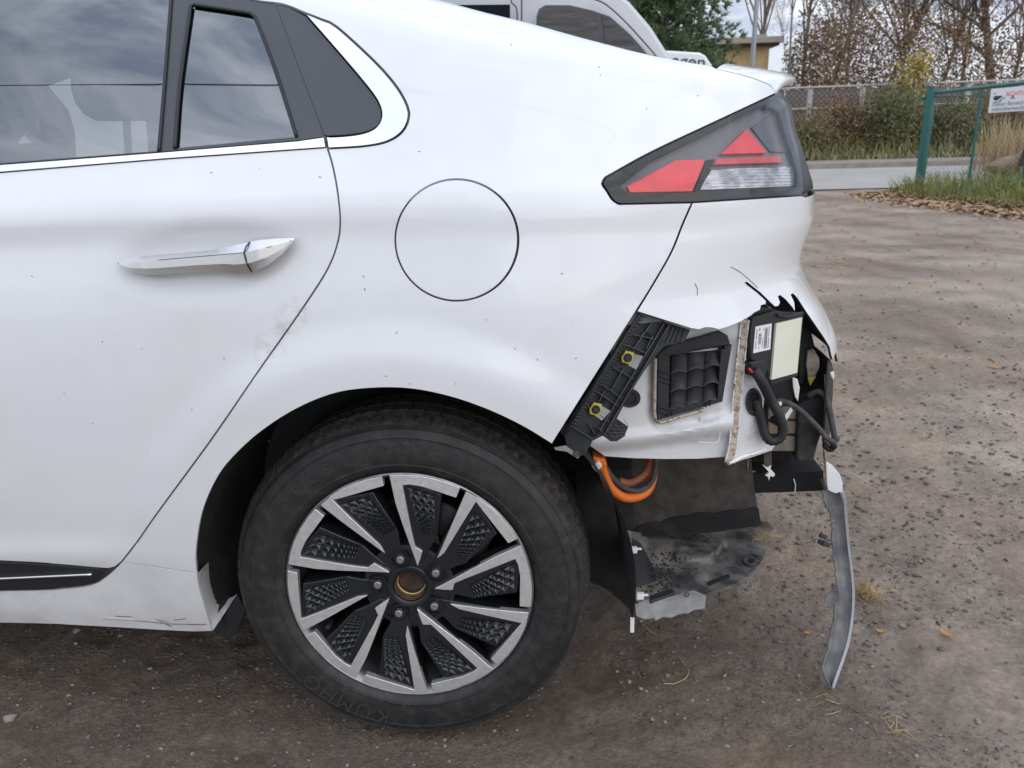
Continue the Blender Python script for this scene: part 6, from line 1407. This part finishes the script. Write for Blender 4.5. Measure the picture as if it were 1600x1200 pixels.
# ---- strip of torn bumper hanging to the ground
def strip():
    rowsL = [(1284, 768), (1289, 786), (1297, 806), (1300, 828), (1301, 860), (1307, 900), (1306, 935), (1301, 975), (1294, 1010), (1285, 1046), (1299, 1076)]
    rowsR = [(1313, 768), (1320, 786), (1322, 806), (1324, 828), (1327, 860), (1332, 900), (1334, 935), (1331, 975), (1324, 1012), (1311, 1050), (1301, 1078)]
    ys = [.315, .312, .308, .302, .288, .262, .238, .208, .182, .158, .142]
    L_ = cr([np.array([*p, y*1000]) for p, y in zip(rowsL, ys)], 8); n = 60
    def res(rows):
        P = [at_y(a, b, y) for (a, b), y in zip(rows, ys)]; t = np.linspace(0, len(P)-1, n); o = []
        for q in t:
            i = min(int(q), len(P)-2); f = q-i; p0 = P[max(i-1, 0)]; p1 = P[i]; p2 = P[i+1]; p3 = P[min(i+2, len(P)-1)]
            o.append(.5*((2*p1)+(p2-p0)*f+(2*p0-5*p1+4*p2-p3)*f*f+(3*p1-p0-3*p2+p3)*f**3))
        return o
    A, B = res(rowsL), res(rowsR); m = 9; V = []
    Rr = np.random.default_rng(4)
    for a, b in zip(A, B):
        j = Rr.normal(0, .0016)
        for k in range(m):
            t = k/(m-1); p = a+(b-a)*t; V.append(p+np.array([j*(1-t), .016*math.sin(math.pi*min(t, 1)*.9), 0]))
        kx = max(.25, 1-.9*len(V)/(n*(m+2))); V.append(b+np.array([.003*kx, -.001, .0])); V.append(b+np.array([.0065*kx, .012, .001]))
    m2 = m+2; Fc = []; mi = []
    for i in range(n-1):
        for k in range(m2-1): Fc.append((i*m2+k, (i+1)*m2+k, (i+1)*m2+k+1, i*m2+k+1)); mi.append(0 if k < m-1 else 1)
    me_ = bpy.data.meshes.new('hanging_strip'); me_.from_pydata([tuple(v) for v in V], [], Fc); me_.polygons.foreach_set('material_index', mi); bm = bmesh.new(); bm.from_mesh(me_); bmesh.ops.recalc_face_normals(bm, faces=bm.faces); bm.to_mesh(me_); bm.free()
    o = link('hanging_strip', me_, ['strip_inner', 'white_paint'], car); s = o.modifiers.new('t', 'SOLIDIFY'); s.thickness = .003; s.offset = 0; me_.set_sharp_from_angle(angle=math.radians(45))
    o['label'] = 'torn strip of white bumper hanging down to the ground'
    def ribbon(name, pa, pb, ya, yb, mt):
        P3 = [at_y(a, b, ya) for a, b in pa]+[at_y(a, b, yb) for a, b in reversed(pb)]; m_ = MB(); m_.prism(P3, [p+np.array([.002, .006, 0]) for p in P3]); return m_.build(name, mt, o, bevel=.0008)
    ribbon('white_flap', [(1290, 722), (1300, 728), (1312, 742), (1317, 755), (1316, 769)], [(1293, 765), (1298, 768), (1306, 771), (1312, 769)], .312, .308, 'white_paint')
    ribbon('folded_edge', [(1283, 678), (1287, 690), (1291, 720), (1292, 748)], [(1285, 690), (1286, 712), (1288, 735), (1289, 750)], .30, .305, 'seam_sealer')
    m_ = MB(); m_.tube([at_y(1285, 750, .30), at_y(1290, 764, .30)], .005, 8); m_.build('retaining_clip', 'dirty_liner', o, True, 40)
    P3 = [at_y(a, b, .232) for a, b in ((1310, 915), (1300, 922), (1291, 932), (1289, 940), (1294, 946), (1303, 945), (1312, 938))]; m_ = MB(); m_.prism(P3, [p+np.array([0, .003, 0]) for p in P3]); m_.build('fixing_ear', 'strip_inner', o, bevel=.001)
    for x, y, yy in ((1284, 848, .28), (1291, 850, .275), (1286, 838, .28)):
        m_ = MB(); p_ = at_y(x, y, yy); m_.box(p_, .016, .008, .010, [[.9, 0, .42], [0, 1, 0], [-.42, 0, .9]]); m_.build('torn_clip', 'foam_black', o, bevel=.002)
strip()

# ---- bits of grit stuck to the paint
R = np.random.default_rng(99); mb = MB()
SP = [(655, 237), (878, 428), (805, 545), (840, 562), (603, 588), (640, 700-100), (799, 70), (938, 118), (936, 105), (405, 264), (568, 432), (500, 277), (50, 432), (330, 60-20+230), (160, 534), (221, 545), (100, 614), (145, 662), (712, 600), (570, 452), (760, 500), (300, 640), (350, 560), (420, 690), (900, 560), (620, 520), (1010, 330-160), (1090, 150)]
for (x, y), p in zip(SP, on_cars(SP, -.0002)):
    a = R.random()*6.283; l = R.uniform(.0008, .0024); d_ = np.array([math.cos(a), 0, math.sin(a)])*l; mb.tube([p-d_, p+d_*.2+np.array([0, 0, .0004]), p+d_], [.0003, .0006, .0003], 4)
g_ = mb.build('stuck_grit', 'crust_dark', car); g_['kind'] = 'stuff'

# dark inner wall of the wheel housing behind the tyre
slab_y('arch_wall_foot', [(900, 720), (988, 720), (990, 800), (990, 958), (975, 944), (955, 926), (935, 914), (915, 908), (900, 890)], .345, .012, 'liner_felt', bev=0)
